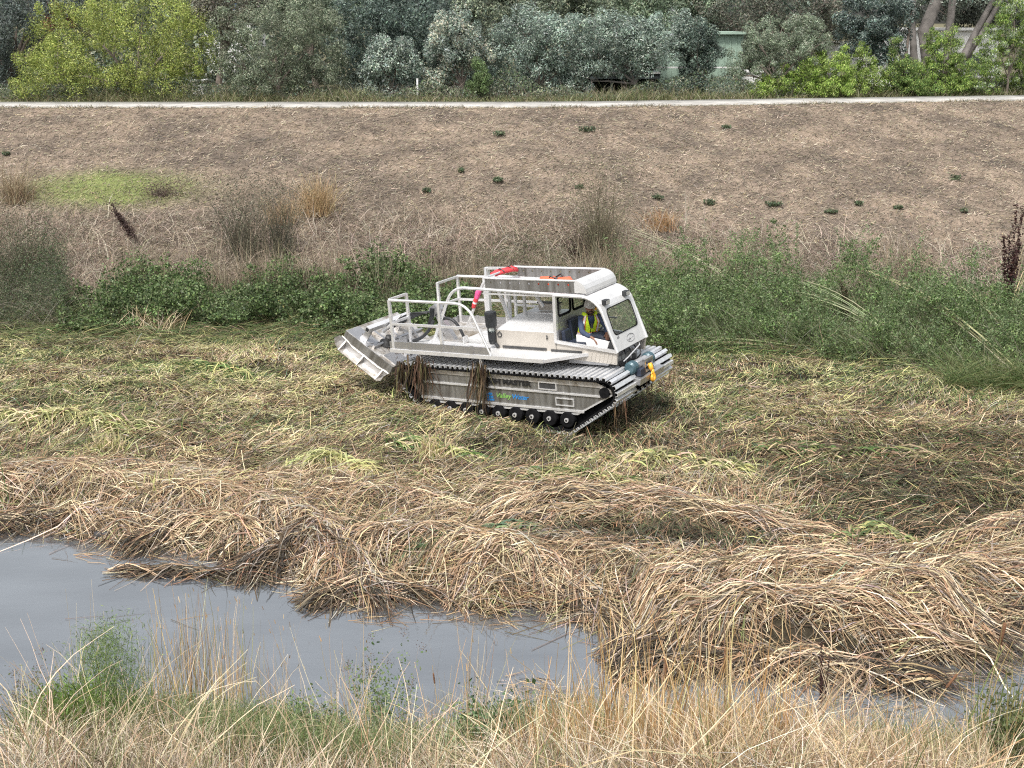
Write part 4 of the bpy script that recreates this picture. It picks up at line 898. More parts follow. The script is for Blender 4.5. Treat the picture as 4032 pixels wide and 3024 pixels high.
# ---- bramble and weeds between marsh and levee
def thicket(v, poly, n, hfun, cols, wts, size, aspect=.6, sh=.35, sd=91):
    """leafy mounds: poly = ground outline (photo px), hfun(x,y) mound height"""
    P = np.array([gp(a, b, 0)[:2] for a, b in poly]); x0, y0 = P.min(0); x1, y1 = P.max(0)
    x = U(x0, x1, n); y = U(y0, y1, n); ins = np.zeros(n, bool); j = len(P)-1
    for i in range(len(P)):
        c = ((P[i, 1] > y) != (P[j, 1] > y)) & (x < (P[j, 0]-P[i, 0])*(y-P[i, 1])/(P[j, 1]-P[i, 1]+1e-12)+P[i, 0]); ins ^= c; j = i
    x, y = x[ins], y[ins]; n = len(x); hh = hfun(x, y); lump = fbm(x*1.6, y*2.0, 3, sd); hh = hh*(.45+1.0*lump)
    q = 1-sh*rng.random(n)**1.5 + rng.normal(0, .07, n); z = np.maximum(H(x, y), 0) + hh*q
    C = pick(cols, n, wts)*(.75+.5*fbm(x*2.5, y*3, 2, sd+3))[:, None]
    v.leaves(np.c_[x+rng.normal(0, .05, n), y+rng.normal(0, .05, n), z], size, C, aspect)
    return x, y, z
v = Veg()
def lumpy(h, f=1.3, s=7, cut=.26, lo=.06): return lambda x, y: h*np.clip((fbm(x*f, y*f*1.3, 3, s)-cut)*3.0, lo, 1.5)
LB = [(230,1330),(250,1260),(420,1210),(700,1180),(1000,1165),(1400,1150),(1700,1150),(1850,1200),(1850,1300),(1500,1345),(1200,1320),(700,1320)]
x, y, z = thicket(v, LB, 70000, lumpy(.85, lo=.4), [(.10,.155,.055), (.15,.21,.085), (.06,.09,.04), (.20,.25,.13), (.14,.15,.08)], [3, 2.5, 2, 1, 1.4], .062, .7, .5)
m_ = 900; i = rng.choice(len(x), m_); R_ = U(.08, .26, m_)[:, None]*np.array([[1.2, 1, .7]]); Cn = np.c_[x[i], y[i], z[i]*U(.6, 1.1, m_)]
v.balls(Cn, R_, 70000, .060, [(.10,.16,.055), (.16,.23,.085), (.065,.105,.045), (.22,.28,.14)], [3, 2.5, 2, 1], .7, 0, .5+.9*rng.random(m_))
n = 9000; x = U(-11.5, -.8, n); y = U(28.4, 31.6, n); v.strands(np.c_[x, y, H(x, y)], ang(U(0, 6.28, n), U(.3, 2, n)), U(.3, 1.1, n), U(.007, .013, n), pick([(.20,.21,.11), (.30,.28,.19), (.10,.14,.06), (.14,.11,.08)], n), 4, droop=.7, wob=.1)
tag(v.obj('bramble_thicket', 'leaf'), kind='stuff')
v = Veg()
RB = [(2480,1440),(2500,1290),(2400,1180),(2600,1170),(3000,1190),(3500,1230),(4100,1270),(4300,1300),(4300,1560),(3700,1480),(3300,1430),(2900,1400)]
x, y, z = thicket(v, RB, 70000, lumpy(1.5, .9, 13, .27), [(.12,.19,.07), (.17,.25,.10), (.07,.115,.04), (.23,.30,.15), (.15,.18,.10)], [3, 2, 2.4, 1, 1.4], .058, .40, .75)
m_ = 1100; i = rng.choice(len(x), m_); R_ = U(.10, .34, m_)[:, None]*np.array([[1.1, 1, .8]]); Cn = np.c_[x[i], y[i], z[i]*U(.5, 1.12, m_)]
v.balls(Cn, R_, 110000, .060, [(.13,.20,.07), (.19,.27,.10), (.08,.13,.045), (.25,.31,.15), (.16,.19,.11)], [3, 2.4, 2, 1, 1.2], .42, 0, .55+.85*rng.random(m_))
n = 16000; i = rng.choice(len(x), n)
v.strands(np.c_[x[i], y[i], z[i]*.25], ang(rng.normal(2.6, 1.0, n), U(.2, 1.8, n)), U(.4, 1.2, n), U(.006, .013, n), pick([(.17,.20,.10), (.30,.32,.20), (.10,.15,.05), GRY, (.09,.11,.05)], n, [3, 2, 3, 1, 2]), 4, droop=.5, wob=.08)
n = 230; i = rng.choice(len(x), n); P = np.c_[x[i], y[i], z[i]*.75]
for p in P:
    m_ = 130; t = rng.random(m_); dx, dy = rng.normal(0, .35, 2); L_ = random.uniform(.4, 1.15); v.strands(p[None], np.array([[dx, dy, 1.]]), L_*1.05, .012, pick([(.28,.29,.18)], 1), 4, wob=.02); v.leaves(p + np.c_[dx*t*L_, dy*t*L_, t*L_] + rng.normal(0, .035, (m_, 3)), .055, pick([(.16,.23,.10), (.11,.17,.07), (.22,.28,.15)], m_), .4)
tag(v.obj('leafy_weeds', 'leaf'), kind='stuff')
v = Veg()       # darker scrub at far left, behind the machine and at the right foot
for poly, n_, h_, cols in (([(-200,1310),(-200,1130),(200,1120),(300,1200),(260,1320)], 90000, 1.35, [(.08,.12,.055), (.12,.155,.08), (.05,.065,.04), (.14,.13,.09)]),
                           ([(1780,1230),(1780,1100),(2100,1080),(2450,1090),(2520,1440),(2200,1300)], 40000, .7, [(.12,.14,.075), (.17,.18,.10), (.08,.09,.05)]),
                           ([(-100,1120),(-100,1000),(700,1000),(1500,1000),(2400,1020),(3000,1080),(3700,1120),(3700,1200),(2400,1130),(1000,1120)], 60000, .55, [(.20,.16,.12), (.14,.12,.09), (.13,.13,.08), (.28,.24,.19)]),
                           ([(3700,1540),(3750,1480),(4300,1490),(4300,1570)], 14000, .45, [(.09,.14,.045), (.14,.17,.07), (.06,.09,.03)])):
    x, y, z = thicket(v, poly, n_, lumpy(h_, 1.6, 23, .25), cols, None, .052, .3, .75)
    n = 4200 if h_ != .55 else 15000; i = rng.choice(len(x), n)
    v.strands(np.c_[x[i], y[i], z[i]*.3], ang(U(0, 6.28, n), U(.3, 1.6, n)), U(.3, 1.0, n), U(.006, .013, n), pick([GRY, (.20,.19,.12), (.13,.16,.07), (.36,.34,.25), (.10,.08,.06)] if h_ != .45 else [OLV, GRN, (.22,.25,.12)], n), 4, droop=.9, wob=.1)
tag(v.obj('scrub', 'leaf'), kind='stuff')
v = Veg(); n = 26000      # tall dry weed stalks along the foot of the slope
x = U(-16, 15, n); y = crest(x)-12.6-.6+rng.normal(0, .55, n); s_ = fbm(x*.8, y*.5, 3, 151) + .12*(x < 3.5) - .3*(x < -12) > .53; x, y = x[s_], y[s_]; n = len(x)
v.strands(np.c_[x, y, H(x, y)], ang(U(0, 6.28, n), U(2, 8, n)), .4+1.5*rng.random(n)**2, U(.008, .017, n), pick([(.34,.28,.2), (.22,.18,.13), (.42,.35,.25), (.13,.12,.08)], n), 5, droop=.3, wob=.10)
m_ = n*3; i = rng.integers(0, n, m_); v.leaves(np.c_[x[i], y[i], H(x[i], y[i])+U(.2, 1.0, m_)] + rng.normal(0, .10, (m_, 3)), .035, pick([(.24,.20,.14), (.15,.14,.09), (.13,.09,.07)], m_), .4)
tag(v.obj('dry_weed_stalks', 'straw'), kind='stuff')
v = Veg(); n = 34000     # tangled fallen green stalks at the foot of the weeds
x = U(-14, 15, n); y = 28.4 - .20*np.clip(x+1, 0, 20) + rng.normal(0, .9, n)
v.strands(np.c_[x, y, x*0], ang(rng.normal(.1, .6, n), rng.normal(.1, .2, n)), U(.2, 1.1, n), U(.007, .016, n), pick([OLV, GRN, (.10,.13,.06), YGR, TAN, (.06,.07,.035), DRK], n, [3, 3, 3, .8, .8, 2, 2]), 4, droop=.5, ground=1, lift=U(0, .25, n), side=(0, 0, 1))
tag(v.obj('fallen_stalks', 'straw'), kind='stuff')

v = Veg(); n = 60000     # brushy understory between path and trees
x = U(-24, 26, n); y = crest(x)+U(3.2, 5.0, n); hh = .22+1.3*np.clip(fbm(x*.55, x*0, 3, 131)-.25, 0, 1)*1.6
z = TOPZ + hh*rng.random(n)**.8; C = pick([(.16,.21,.17), (.24,.27,.17), (.10,.13,.10), (.32,.32,.24), (.13,.19,.09)], n)*(.6+.9*fbm(x*2, z*3, 3, 133))[:, None]
v.leaves(np.c_[x, y, z], .085, C, .4, .1); n = 5000; x = U(-24, 26, n)
v.strands(np.c_[x, crest(x)+U(3.2, 4.6, n), np.full(n, TOPZ)], ang(U(0, 6.28, n), U(.5, 3, n)), U(.3, 1.0, n), U(.012, .022, n), pick([GRY, (.3,.26,.2), (.25,.27,.15)], n), 4, droop=.7, wob=.12)
tag(v.obj('understory_brush', 'leaf'), kind='stuff')
# ---- near bank grass
v = Veg()
def nearspots(n, y0=5.6, y1=11.05, m=.3): return vis(n, y0, y1, m)
x, y = nearspots(42000); k = ~((x > .6) & (y > 8.9) & (rng.random(len(x)) < .6)); x, y = x[k], y[k]; n = len(x); k = fbm(x*1.4, y*1.4, 3, 101)
C = pick([(.56,.47,.36), (.68,.60,.48), (.40,.31,.21), GRY, TAN, (.20,.15,.10), (.22,.24,.12)], n, [3.4, 2.4, 2.4, 1.4, 1.2, 1.8, 1.2])*(.35+1.2*k)[:, None]
rg = (x > .6) & (rng.random(n) < .5); C[rg] = pick([TAN, (.52,.38,.22), (.62,.49,.31), BRN], rg.sum(), [3, 3, 2, 1])
hgt = (.46+.10*(x > 0)-.32*ss(8.8, 10.6, y))*(.5+.9*k)
v.strands(np.c_[x, y, H(x, y)-.02], ang(U(0, 6.28, n), U(.5, 2.5, n)), U(.25, 1.0, n)*hgt*1.25, U(.0035, .008, n), C, 4, droop=1.1, wob=.16)
n = 5000; x, y = nearspots(n); v.strands(np.c_[x, y, H(x, y)], ang(U(0, 6.28, n), U(1.5, 6, n)), U(.2, .75, n), U(.005, .010, n), pick([BRN, TAN, (.20,.20,.09), (.13,.16,.06), PALE], n), 5, droop=.5, wob=.10)
n = 1500; x, y = nearspots(n); v.strands(np.c_[x, y, H(x, y)], ang(U(0, 6.28, n), U(.3, 2.2, n)), U(.4, 1.2, n), U(.007, .013, n), pick([PALE, (.6,.5,.36), TAN], n), 7, droop=.8, wob=.10)
tag(v.obj('dry_bank_grass', 'straw'), kind='stuff')
v = Veg(); x, y = nearspots(30000, 8.0, 11.1); x = np.where((x > 1.0) & (x < 3.4), -x*.8, x); k = fbm(x*.9, y*.9, 2, 111) + .12*(x < -1.0)*(y > 8.8); s_ = k > .47; x, y = x[s_], y[s_]; n = len(x)
v.strands(np.c_[x, y, H(x, y)-.02], ang(U(0, 6.28, n), U(.8, 3, n)), U(.25, .6, n), U(.004, .009, n), pick([(.13,.19,.06), (.20,.25,.10), (.09,.14,.05), (.28,.30,.15)], n), 4, droop=.9, wob=.14)
n = 60000; i = rng.choice(len(x), n); P = np.c_[x[i], y[i], H(x[i], y[i]) + U(.05, .45, n)] + rng.normal(0, .06, (n, 3))
v.leaves(P, .020, pick([(.13,.18,.065), (.19,.25,.10), (.25,.28,.15)], n), .4)
tag(v.obj('green_bank_weeds', 'leaf'), kind='stuff')
# ------------------------------------------------------------ individual plants
def fan(v, P, n, h, spread, cols, wts=None, W=(.004, .009), lean=(0, 0), droop=.5, base=.05, ns=5, wob=.06, pw=1.0):
    P = np.array(P); a = U(0, 6.28, n); d = ang(a, U(1.6, 5, n)); d[:, 0] = d[:, 0]*spread + lean[0]*d[:, 2]; d[:, 1] = d[:, 1]*spread + lean[1]*d[:, 2]
    v.strands(P + np.c_[rng.normal(0, base, n), rng.normal(0, base, n), np.zeros(n)], d, (.45+.55*rng.random(n)**pw)*h, U(*W, n), pick(cols, n, wts), ns, droop=droop, wob=wob)
def ground_at(px, py, it=6):
    z = 0.; 
    for _ in range(it*4): P = gp(px, py, z); z += .5*(float(H(P[0], P[1]))-z)
    return np.array([P[0], P[1], float(H(P[0], P[1]))])
# levee-slope ray needs its own march
def hit(px, py):
    d = gp(px, py, 0)-np.array([0, 0, CAMZ]); d /= np.linalg.norm(d); t = 6.
    while t < 80:
        P = np.array([0, 0, CAMZ]) + d*t
        if P[2] <= float(H(P[0], P[1])): break
        t += .04
    return np.array([P[0], P[1], float(H(P[0], P[1]))])
def plant(name, label, cat, P, v, mat='straw', group=None):
    return tag(v.obj(name, mat, None, loc=P), label, cat, group)
GW = [((1965,522), 'small green weed high on the mown slope, left of centre above the machine'), ((2310,508), 'small pale green weed high on the mown slope above the cab'), ((1815,668), 'lone green weed on the slope above the rear guard rail'),
      ((3760,702), 'bright green weed highest at the right side of the mown slope'), ((3045,803), 'green weed clump mid slope, right of the pale dead stalk'), ((3535,812), 'round green weed on the slope, left of the far right weed'),
      ((3270,830), 'sprawling dull green weed in the middle of the right slope weeds'), ((3795,825), 'green weed on the slope nearest the dark dock plant'), ((2795,800), 'small weed right beside the pale dead stalk on the slope'),
      ((2590,775), 'low dark green weed on the slope above the windscreen'), ((1960,705), 'small green weed on the slope just above the roof basket rear'), ((1680,748), 'low green weed on the slope right of the tan grass tuft'),
      ((2280,732), 'low green weed on the slope above the roof basket front'), ((25,600), 'dark green weed at the left edge of the mown slope'), ((2860,498), 'dry olive weed high on the right part of the slope'), ((3380,800), 'tall thin green weed amid the slope weeds on the right')]
for (px, py), lab in GW:
    P = hit(px, py+10); v = Veg(); n = random.randint(220, 360); q = rng.normal(0, 1, (n, 3)).clip(-1.7, 1.7)*np.array([.11*random.uniform(.7, 1.6), .10, .06*random.uniform(.6, 1.7)])*random.uniform(.5, 1.2); q[:, 2] = np.abs(q[:, 2])+.03
    v.leaves(P+q, .075, pick([(.10,.15,.08), (.16,.20,.12), (.07,.10,.06), (.24,.21,.15)], n), .5); fan(v, P, 30, .22, 1.0, [(.12,.18,.08)], W=(.01, .016), ns=3)
    plant('slope_weed', lab, 'weed', P, v, 'leaf', 'small green weeds on the mown slope')
for (px, py, h, n, sp, lean, cols, lab) in (
    (1250, 850, 1.6, 620, .55, (.0, 0), [(.47,.35,.20), (.38,.27,.15)], 'tallest tan dry grass tuft standing at the foot of the slope, left of the machine'),
    (1120, 880, 1.2, 380, .6, (-.05, 0), [(.42,.31,.19), (.33,.25,.16)], 'shorter tan grass tuft beside the tall tan tuft at left'),
    (2600, 905, .85, 380, .6, (.05, 0), [(.40,.25,.13), (.32,.2,.1)], 'brown-orange dry grass tuft on the slope right above the cab'),
    (60, 800, 1.6, 420, .7, (.05, 0), [(.34,.26,.17), (.25,.2,.13)], 'wispy dry bush at the left edge of the slope')):
    P = hit(px, py); v = Veg(); fan(v, P, n, h, sp*1.5, cols, W=(.010, .018), lean=lean, base=.24, droop=1.0, wob=.11, pw=1.8)
    plant('dry_grass_tuft', lab, 'grass tuft', P, v, 'straw', 'dry grass tufts at the foot of the slope')
def shrub(name, px, py, h, w_, lab, cat, col, lcol, nst=60, nl=1500, lean=(0, 0), ls=.05, group=None, W=(.010, .02)):
    P = hit(px, py); v = Veg(); fan(v, P, nst, h, 1.5*w_/h, col, W=W, lean=lean, base=w_*.14, droop=.15, wob=.13, pw=1.6)
    q = rng.normal(0, 1, (nl, 3)); t = rng.random(nl)**1.3; q = np.c_[(q[:, 0]*.36*w_*(.45+t) + lean[0]*t*h), q[:, 1]*.3*w_*(.3+t) + lean[1]*t*h, t*h*.95]
    v.leaves(P+q, ls, pick(lcol, nl), .4); return plant(name, lab, cat, P, v, 'leaf', group)
shrub('twiggy_shrub', 960, 1020, 2.7, 1.7, 'bare grey-green twiggy shrub with dark seed heads rising above the bramble', 'shrub', [(.17,.15,.11), (.10,.10,.07)], [(.09,.10,.065), (.17,.16,.11)], 240, 3600)
shrub('twiggy_shrub', 1110, 1020, 2.4, 1.2, 'grey twiggy shrub just left of the tan tufts, darker stems', 'shrub', [(.15,.14,.10), (.08,.08,.06)], [(.08,.09,.06), (.17,.15,.10)], 180, 2400)
shrub('twiggy_shrub', 2360, 1030, 3.2, 1.7, 'tall hazy brown-green shrub standing behind the roof basket', 'shrub', [(.22,.19,.13), (.15,.14,.09)], [(.18,.16,.11), (.22,.21,.13)], 260, 5200)
shrub('twiggy_shrub', 2280, 1020, 1.0, .9, 'dark reddish brown low shrub behind the roof basket', 'shrub', [(.08,.05,.045)], [(.07,.045,.04)], 120, 1500)
shrub('twiggy_shrub', 1740, 1060, .9, 1.2, 'dark brown dead shrub behind the rear guard rail', 'shrub', [(.10,.07,.06)], [(.10,.07,.06)], 120, 1500)
shrub('twiggy_shrub', 130, 1100, 2.2, 2.2, 'grey-brown tangled shrub at the left edge above the reeds', 'shrub', [(.2,.17,.13), (.12,.13,.08)], [(.11,.12,.07), (.17,.16,.11)], 320, 5200)
shrub('twiggy_shrub', 640, 770, .5, 1.2, 'low dark brown shrub below the bright green grass patch', 'shrub', [(.11,.08,.07)], [(.11,.08,.07), (.15,.11,.09)], 120, 1400)
for (px, py, h, lean, lab) in ((2700,905,2.0,(.02,0),'pale bare dead stalk standing on the slope right of the cab'), (1480,1050,1.5,(-.2,0),'thin pale dead stalk behind the rear guard rail'), (2560,1000,1.4,(.12,0),'grey dead stalk leaning right behind the cab')):
    P = hit(px, py); v = Veg(); fan(v, P, 4, h, .12, [(.5,.44,.36)], W=(.018, .028), lean=lean, base=.02, droop=.05, ns=7); fan(v, P+np.array([0, 0, h*.4]), 8, h*.35, .9, [(.45,.4,.33)], W=(.008, .012), droop=.1)
    plant('dead_stalk', lab, 'dead stalk', P, v, 'straw', 'pale dead stalks on the slope')
def dock(P, h, lean, nst, lab, cs=.035, dark=((.045,.022,.022), (.075,.035,.03)), sp=.25):
    v = Veg()
    for k in range(nst):
        a = random.uniform(0, 6.28); dx = math.cos(a)*sp*random.random()+lean[0]; dy = math.sin(a)*sp*random.random()+lean[1]; hh = h*random.uniform(.6, 1)
        t = np.linspace(0, 1, 8)[:, None]; pts = P + np.c_[dx*t*hh, dy*t*hh, t*hh]; 
        v.strands(P[None], np.array([[dx, dy, 1.]]), hh*math.sqrt(1+dx*dx+dy*dy), .016*max(1, cs/.03), pick([dark[1]], 1), 6, wob=.0)
        n = 420; tt = U(.38, 1, n); r = rng.normal(0, 1, (n, 3))*cs*(1.15-tt[:, None]*.6)*(1+.6*(np.sin(tt*40)[:, None]))
        v.leaves(P + np.c_[dx*tt*hh, dy*tt*hh, tt*hh] + r, cs*.9, pick(list(dark), n), .7)
    return plant('dock_plant', lab, 'dock plant', P, v, 'leaf')
dock(hit(3960, 1290), 3.1, (-.04, 0), 7, 'tall dark brown seeding dock plant at the right edge of the weeds', .05)
dock(hit(2640, 960)*0+hit(3360, 1330), 1.9, (-.28, 0), 3, 'greenish brown dock stem rising from the right-hand weeds', .035, ((.07,.085,.04), (.10,.07,.045)))
dock(hit(560, 975), 1.35, (-.75, .2), 5, 'dark dead dock plant leaning left below the green grass patch', .05, ((.07,.045,.04), (.12,.08,.07)), .12)
dock(ground_at(3230, 2900), 1.15, (-.02, .1), 6, 'dark red-brown seeding dock plant in front of the straw at lower right', .014, sp=.12)
# leaning long stalks
def longstalk(p0, p1, arch, lab, n=5, w_=.016, cols=((.24,.24,.14), (.32,.31,.2)), z1=.4, name='bent_reed', group=None):
    A = hit(*p0); B = hit(*p1); B = B + np.array([0, 0, z1]); v = Veg(); ns = 8; nn = n
    for k in range(nn):
        a = A + rng.normal(0, .06, 3); b = B + rng.normal(0, .12, 3); t = np.linspace(0, 1, ns+1)[:, None]; pts = a+(b-a)*t + np.c_[np.zeros(ns+1), np.zeros(ns+1), arch*np.sin(t[:, 0]*math.pi)]
        sd = np.cross(b-a, rng.normal(0, 1, 3)); sd /= np.linalg.norm(sd); wk = np.linspace(1, .3, ns+1)[:, None]*w_/2; V = np.stack([pts-sd*wk, pts+sd*wk], 1).reshape(-1, 3); q = np.arange(ns)*2
        v.put(V, np.c_[q, q+1, q+3, q+2], np.repeat(pick(list(cols), 1), len(V), 0))
    return plant(name, lab, 'reed', A, v, 'straw', group)
longstalk((4100,1560), (3300,1150), .5, 'long pale green stalks leaning left from the right edge', 10, .034, ((.36,.35,.2), (.45,.42,.27)), z1=.8)
longstalk((4100,1500), (3600,1150), .4, 'upper pale stalks leaning left at the right edge', 8, .03, ((.36,.35,.2), (.45,.42,.27)), z1=.9)
longstalk((3250,1310), (2900,1130), .3, 'pale stalks arching left over the dark weeds beyond the front tracks', 10, .026, ((.3,.32,.19), (.40,.40,.27)), z1=.9)
longstalk((3650,1450), (3050,1250), .4, 'middle bunch of pale stalks leaning left in the right-hand weeds', 10, .026, ((.3,.32,.19), (.40,.40,.27)), z1=.9)
longstalk((3950,1330), (4060,1000), .2, 'upright pale reed blades by the dark dock plant', 6, .03, ((.42,.38,.2),), z1=.2)
longstalk((3300,1400), (2560,1390), .2, 'low horizontal fallen stalks beyond the front track', 14, .024, ((.3,.30,.17), (.40,.36,.24)), z1=.2)
longstalk((3100,1290), (2480,1060), .3, 'bunch of pale stalks leaning left behind the windscreen', 14, .024, ((.3,.32,.19), (.40,.40,.27)), z1=1.1)
longstalk((1190,1330), (960,1130), .25, 'orange and green bent reed sticking up beside the bramble', 1, .035, ((.45,.38,.16),), z1=.5)
longstalk((1150,1300), (1100,1180), .1, 'short tan broken reed beside the orange bent reed', 2, .02, (TAN,), z1=.1)
P = hit(620, 1320); v = Veg(); fan(v, P, 200, 1.0, 1.6, [PALE, TAN, (.5,.42,.3)], W=(.014, .026), base=.35, droop=.9); plant('dead_reed_heap', 'heap of pale dead reed stalks at the front edge of the bramble', 'reed heap', P, v)
for (px, py, n_, h_, lab, cols) in ((420, 1780, 90, .35, 'pale cut reed stubs in the litter at left', [YGR, PALE]), (1700, 1800, 110, .45, 'broad cut reed stubs fanned below the machine', [YGR, TAN, PALE]), (640, 1960, 40, .5, 'few yellow reed stubs at left above the straw', [YGR, TAN])):
    P = hit(px, py); v = Veg(); fan(v, P, int(n_*1.5), h_, 1.3, cols, W=(.02, .04), base=.17, droop=.3); plant('reed_stubble', lab, 'reed stubs', P, v, 'leaf', 'cut reed stubs')
# hanging reeds on the machine
def hang(lx, w_, top, bot, n, lab, yy=-1.235):
    v = Veg(); x_ = rng.normal(lx, w_*.25, n); q = np.array([list(VM @ Vector((a, yy+random.uniform(-.03, .05), top+random.uniform(-.12, .12)))) for a in x_])
    d = np.c_[rng.normal(0, .12, n) + (x_-lx)*.4, rng.normal(0, .08, n)-.04, -np.ones(n)]
    v.strands(q, d, U(.3, 1.05, n)*(top-bot), U(.012, .045, n), pick([(.09,.055,.035), (.05,.04,.03), (.17,.11,.07), (.13,.12,.06), (.24,.17,.10)], n, [3, 4, 2, 1, .6]), 6, droop=.15, wob=.13)
    P = q.mean(0); return plant('hanging_reeds', lab, 'hanging reeds', P, v, 'straw', 'muddy reeds hanging from the machine')
hang(-1.80, .42, 1.20, .28, 90, 'muddy brown reeds hanging from the rear deck support over the pontoon')
hang(-.40, .40, 1.18, .16, 85, 'muddy brown reeds hanging from the middle deck support, half covering the black lettering')
hang(-2.28, .26, 1.08, .35, 55, 'dark wet reeds hanging over the rear end of the near track', -1.22)
for lx, ly in ((2.5, -.9), (2.62, .95), (2.5, .2), (2.5,-1.1)):
    v = Veg(); n = 9; q = np.array([list(VM @ Vector((lx+random.uniform(-.1, .05), ly+random.uniform(-.12, .12), .72))) for _ in range(n)]); v.strands(q, np.c_[rng.normal(0, .1, (n, 2)), -np.ones(n)], U(.25, .6, n), .014, pick([DRK, BRN], n), 4, wob=.06)
    plant('trailing_weed', {(-.9): 'thin wet weeds trailing under the front of the near track', .95: 'wet weeds trailing under the far track nose', .2: 'wet weeds trailing below the front bumper', -1.1: 'weeds trailing from the outer edge of the near track nose'}[ly], 'weed', q.mean(0), v, 'straw')
# near bank: reeds, cattails, fennel, leafy weeds
def nb(px, py): return ground_at(px, py)
def reedbunch(px, py, h, n, sp, lab, cols, W=(.005, .011), base=.14, seeds=0, name='reed_clump', lean=(0, .0), group='standing dry reeds on the near bank'):
    P = nb(px, min(3060, py+90)); h = h*(1.5 if px < 2000 else 1.25); W = (W[0]*1.3, W[1]*1.3); v = Veg(); fan(v, P-np.array([0, 0, .05]), n, h, sp, cols, W=W, base=base, droop=.16, lean=lean, pw=1.5 if px < 2000 else 3.0, wob=.06)
    if seeds:
        q = P + np.c_[rng.normal(lean[0]*h, .28, seeds), rng.normal(0, .15, seeds), U(.55, 1.0, seeds)*h]; v.strands(q, ang(U(0, 6.28, seeds), U(2, 6, seeds)), U(.04, .07, seeds), .012, pick([(.4,.27,.15), (.5,.38,.24)], seeds), 2, taper=.5)
    return plant(name, lab, 'reeds', P, v, 'straw', group)
GO = [(.56,.40,.22), (.66,.52,.32), (.42,.28,.14), (.30,.30,.13)]
reedbunch(780, 2790, 1.35, 110, .16, 'tall golden reed clump in front of the water at left', GO, seeds=20)
reedbunch(930, 2780, 1.15, 90, .2, 'golden reed clump just right of the tallest left clump', GO, seeds=14)
reedbunch(640, 2790, 1.0, 60, .2, 'thin reed clump just left of the tallest golden clump', GO, seeds=12)
reedbunch(1120, 2820, 1.1, 50, .25, 'sparse drooping grass with seed heads over the water, left of the leafy weed', GO, W=(.004, .007), seeds=26)
reedbunch(330, 2880, 1.1, 26, .5, 'sparse arching pale grass at lower left', [PALE, (.6,.52,.4)], W=(.006, .010))
reedbunch(1390, 2900, 1.2, 34, .35, 'sparse pale stalks standing before the water in the middle', [PALE, TAN], W=(.006, .010), seeds=8)
reedbunch(1850, 2960, 1.1, 46, .35, 'slender tan stalks left of the dense reed stand', [TAN, PALE], W=(.006, .010), seeds=8)
RS = [(.58,.40,.20), (.68,.52,.30), (.45,.28,.13)]
for px, py, h, n, lab in ((2300,3010,1.05,210,'left end of the dense golden reed stand'), (2480,3020,1.15,230,'thick golden reeds left of the cattail pair'), (2680,3020,1.0,200,'golden reeds in the middle of the lower right stand'), (2850,2990,1.25,170,'tall tan reeds with cattails below the straw swathes'), (3020,3040,1.0,190,'dense golden reeds near the dark red dock'), (3230,3060,.8,160,'short golden reeds right of the dark red dock'), (2080,3040,.8,120,'short dry reeds between leafy weed and golden stand'), (3620,3080,.7,90,'thin pale reeds at the bottom right')):
    reedbunch(px, py, h, int(n*.6), .42, lab, RS, base=.2)
reedbunch(3930, 2960, 1.3, 120, .35, 'olive reeds at the lower right edge behind the big cattail', [(.30,.27,.12), (.42,.32,.16), (.16,.19,.07)], W=(.008, .016), lean=(.1, 0))
def cattail(px, py, h, lean, lab, hl=.16, hr_=.014):
    P = nb(px, py); root = empty('cattail', tuple(P)); tag(root, lab, 'cattail', 'cattails on the near bank')
    top = Vector((lean[0]*h, lean[1]*h, h)); b = MB(); b.tube([(0, 0, -.05), tuple(top*.5+Vector((lean[0]*.02, 0, 0))), tuple(top)], [.006, .005, .003], 6); b.build('stem', 'stemtan', root)
    b = MB(); d = top.normalized(); c = top - d*.10; b.tube([c-d*hl, c-d*(hl-.01), c-d*.02, c], [hr_*.6, hr_, hr_, hr_*.5], 12); b.build('seed_head', 'cathead', root, smooth=True)
    v = Veg(); n = 7; v.strands(np.zeros((n, 3)), ang(U(0, 6.28, n), U(3, 8, n)), U(.6, .95, n)*h, U(.009, .014, n), pick([(.30,.28,.12), TAN], n), 6, droop=.2, wob=.04)
    o = v.obj('leaf', 'leaf', root)
M['stemtan'] = plain('reed_stem', (.42, .32, .18), .7, 0, .2, 20); M['cathead'] = plain('cattail_brown', (.17, .085, .045), .95, 0, .3, 60, .4)
cattail(3830, 2960, 1.55, (.10, 0), 'big thick brown cattail at the lower right', .24, .020)
cattail(2760, 2950, 1.1, (-.06, 0), 'cattail leaning left, leftmost of the pair in the golden reeds', .24, .012); cattail(2820, 2960, 1.15, (.03, 0), 'upright cattail, right one of the pair in the golden reeds', .26, .013)
cattail(2600, 2960, .95, (.02, 0), 'small cattail in the golden reeds left of the pair', .16, .010); cattail(1740, 2900, .95, (-.10, 0), 'slim brown cattail among leafy weeds at bottom centre', .14, .010)
cattail(3450, 3060, 1.0, (.75, .2), 'fallen cattail stem lying over the water at lower right', .16, .012)
for (p0, l_, lean, lab) in (((3080, 2960), 1.5, (.85, .25), 'broad broken tan reed leaning right across the water'), ((3260, 2950), 1.1, (.55, .2), 'second broken tan reed leaning right, short and blunt')):
    P = nb(*p0); v = Veg(); n = 16; v.strands(P + rng.normal(0, .03, (n, 3)), np.tile([[lean[0], lean[1], 1.]], (n, 1)) + rng.normal(0, .03, (n, 3)), U(.8, 1, n)*l_, U(.012, .026, n), pick([(.40,.30,.20), (.30,.2,.14), GRY], n), 5, wob=.02)
    plant('broken_reed', lab, 'reed', P, v, 'straw', 'broken reeds leaning over the water')
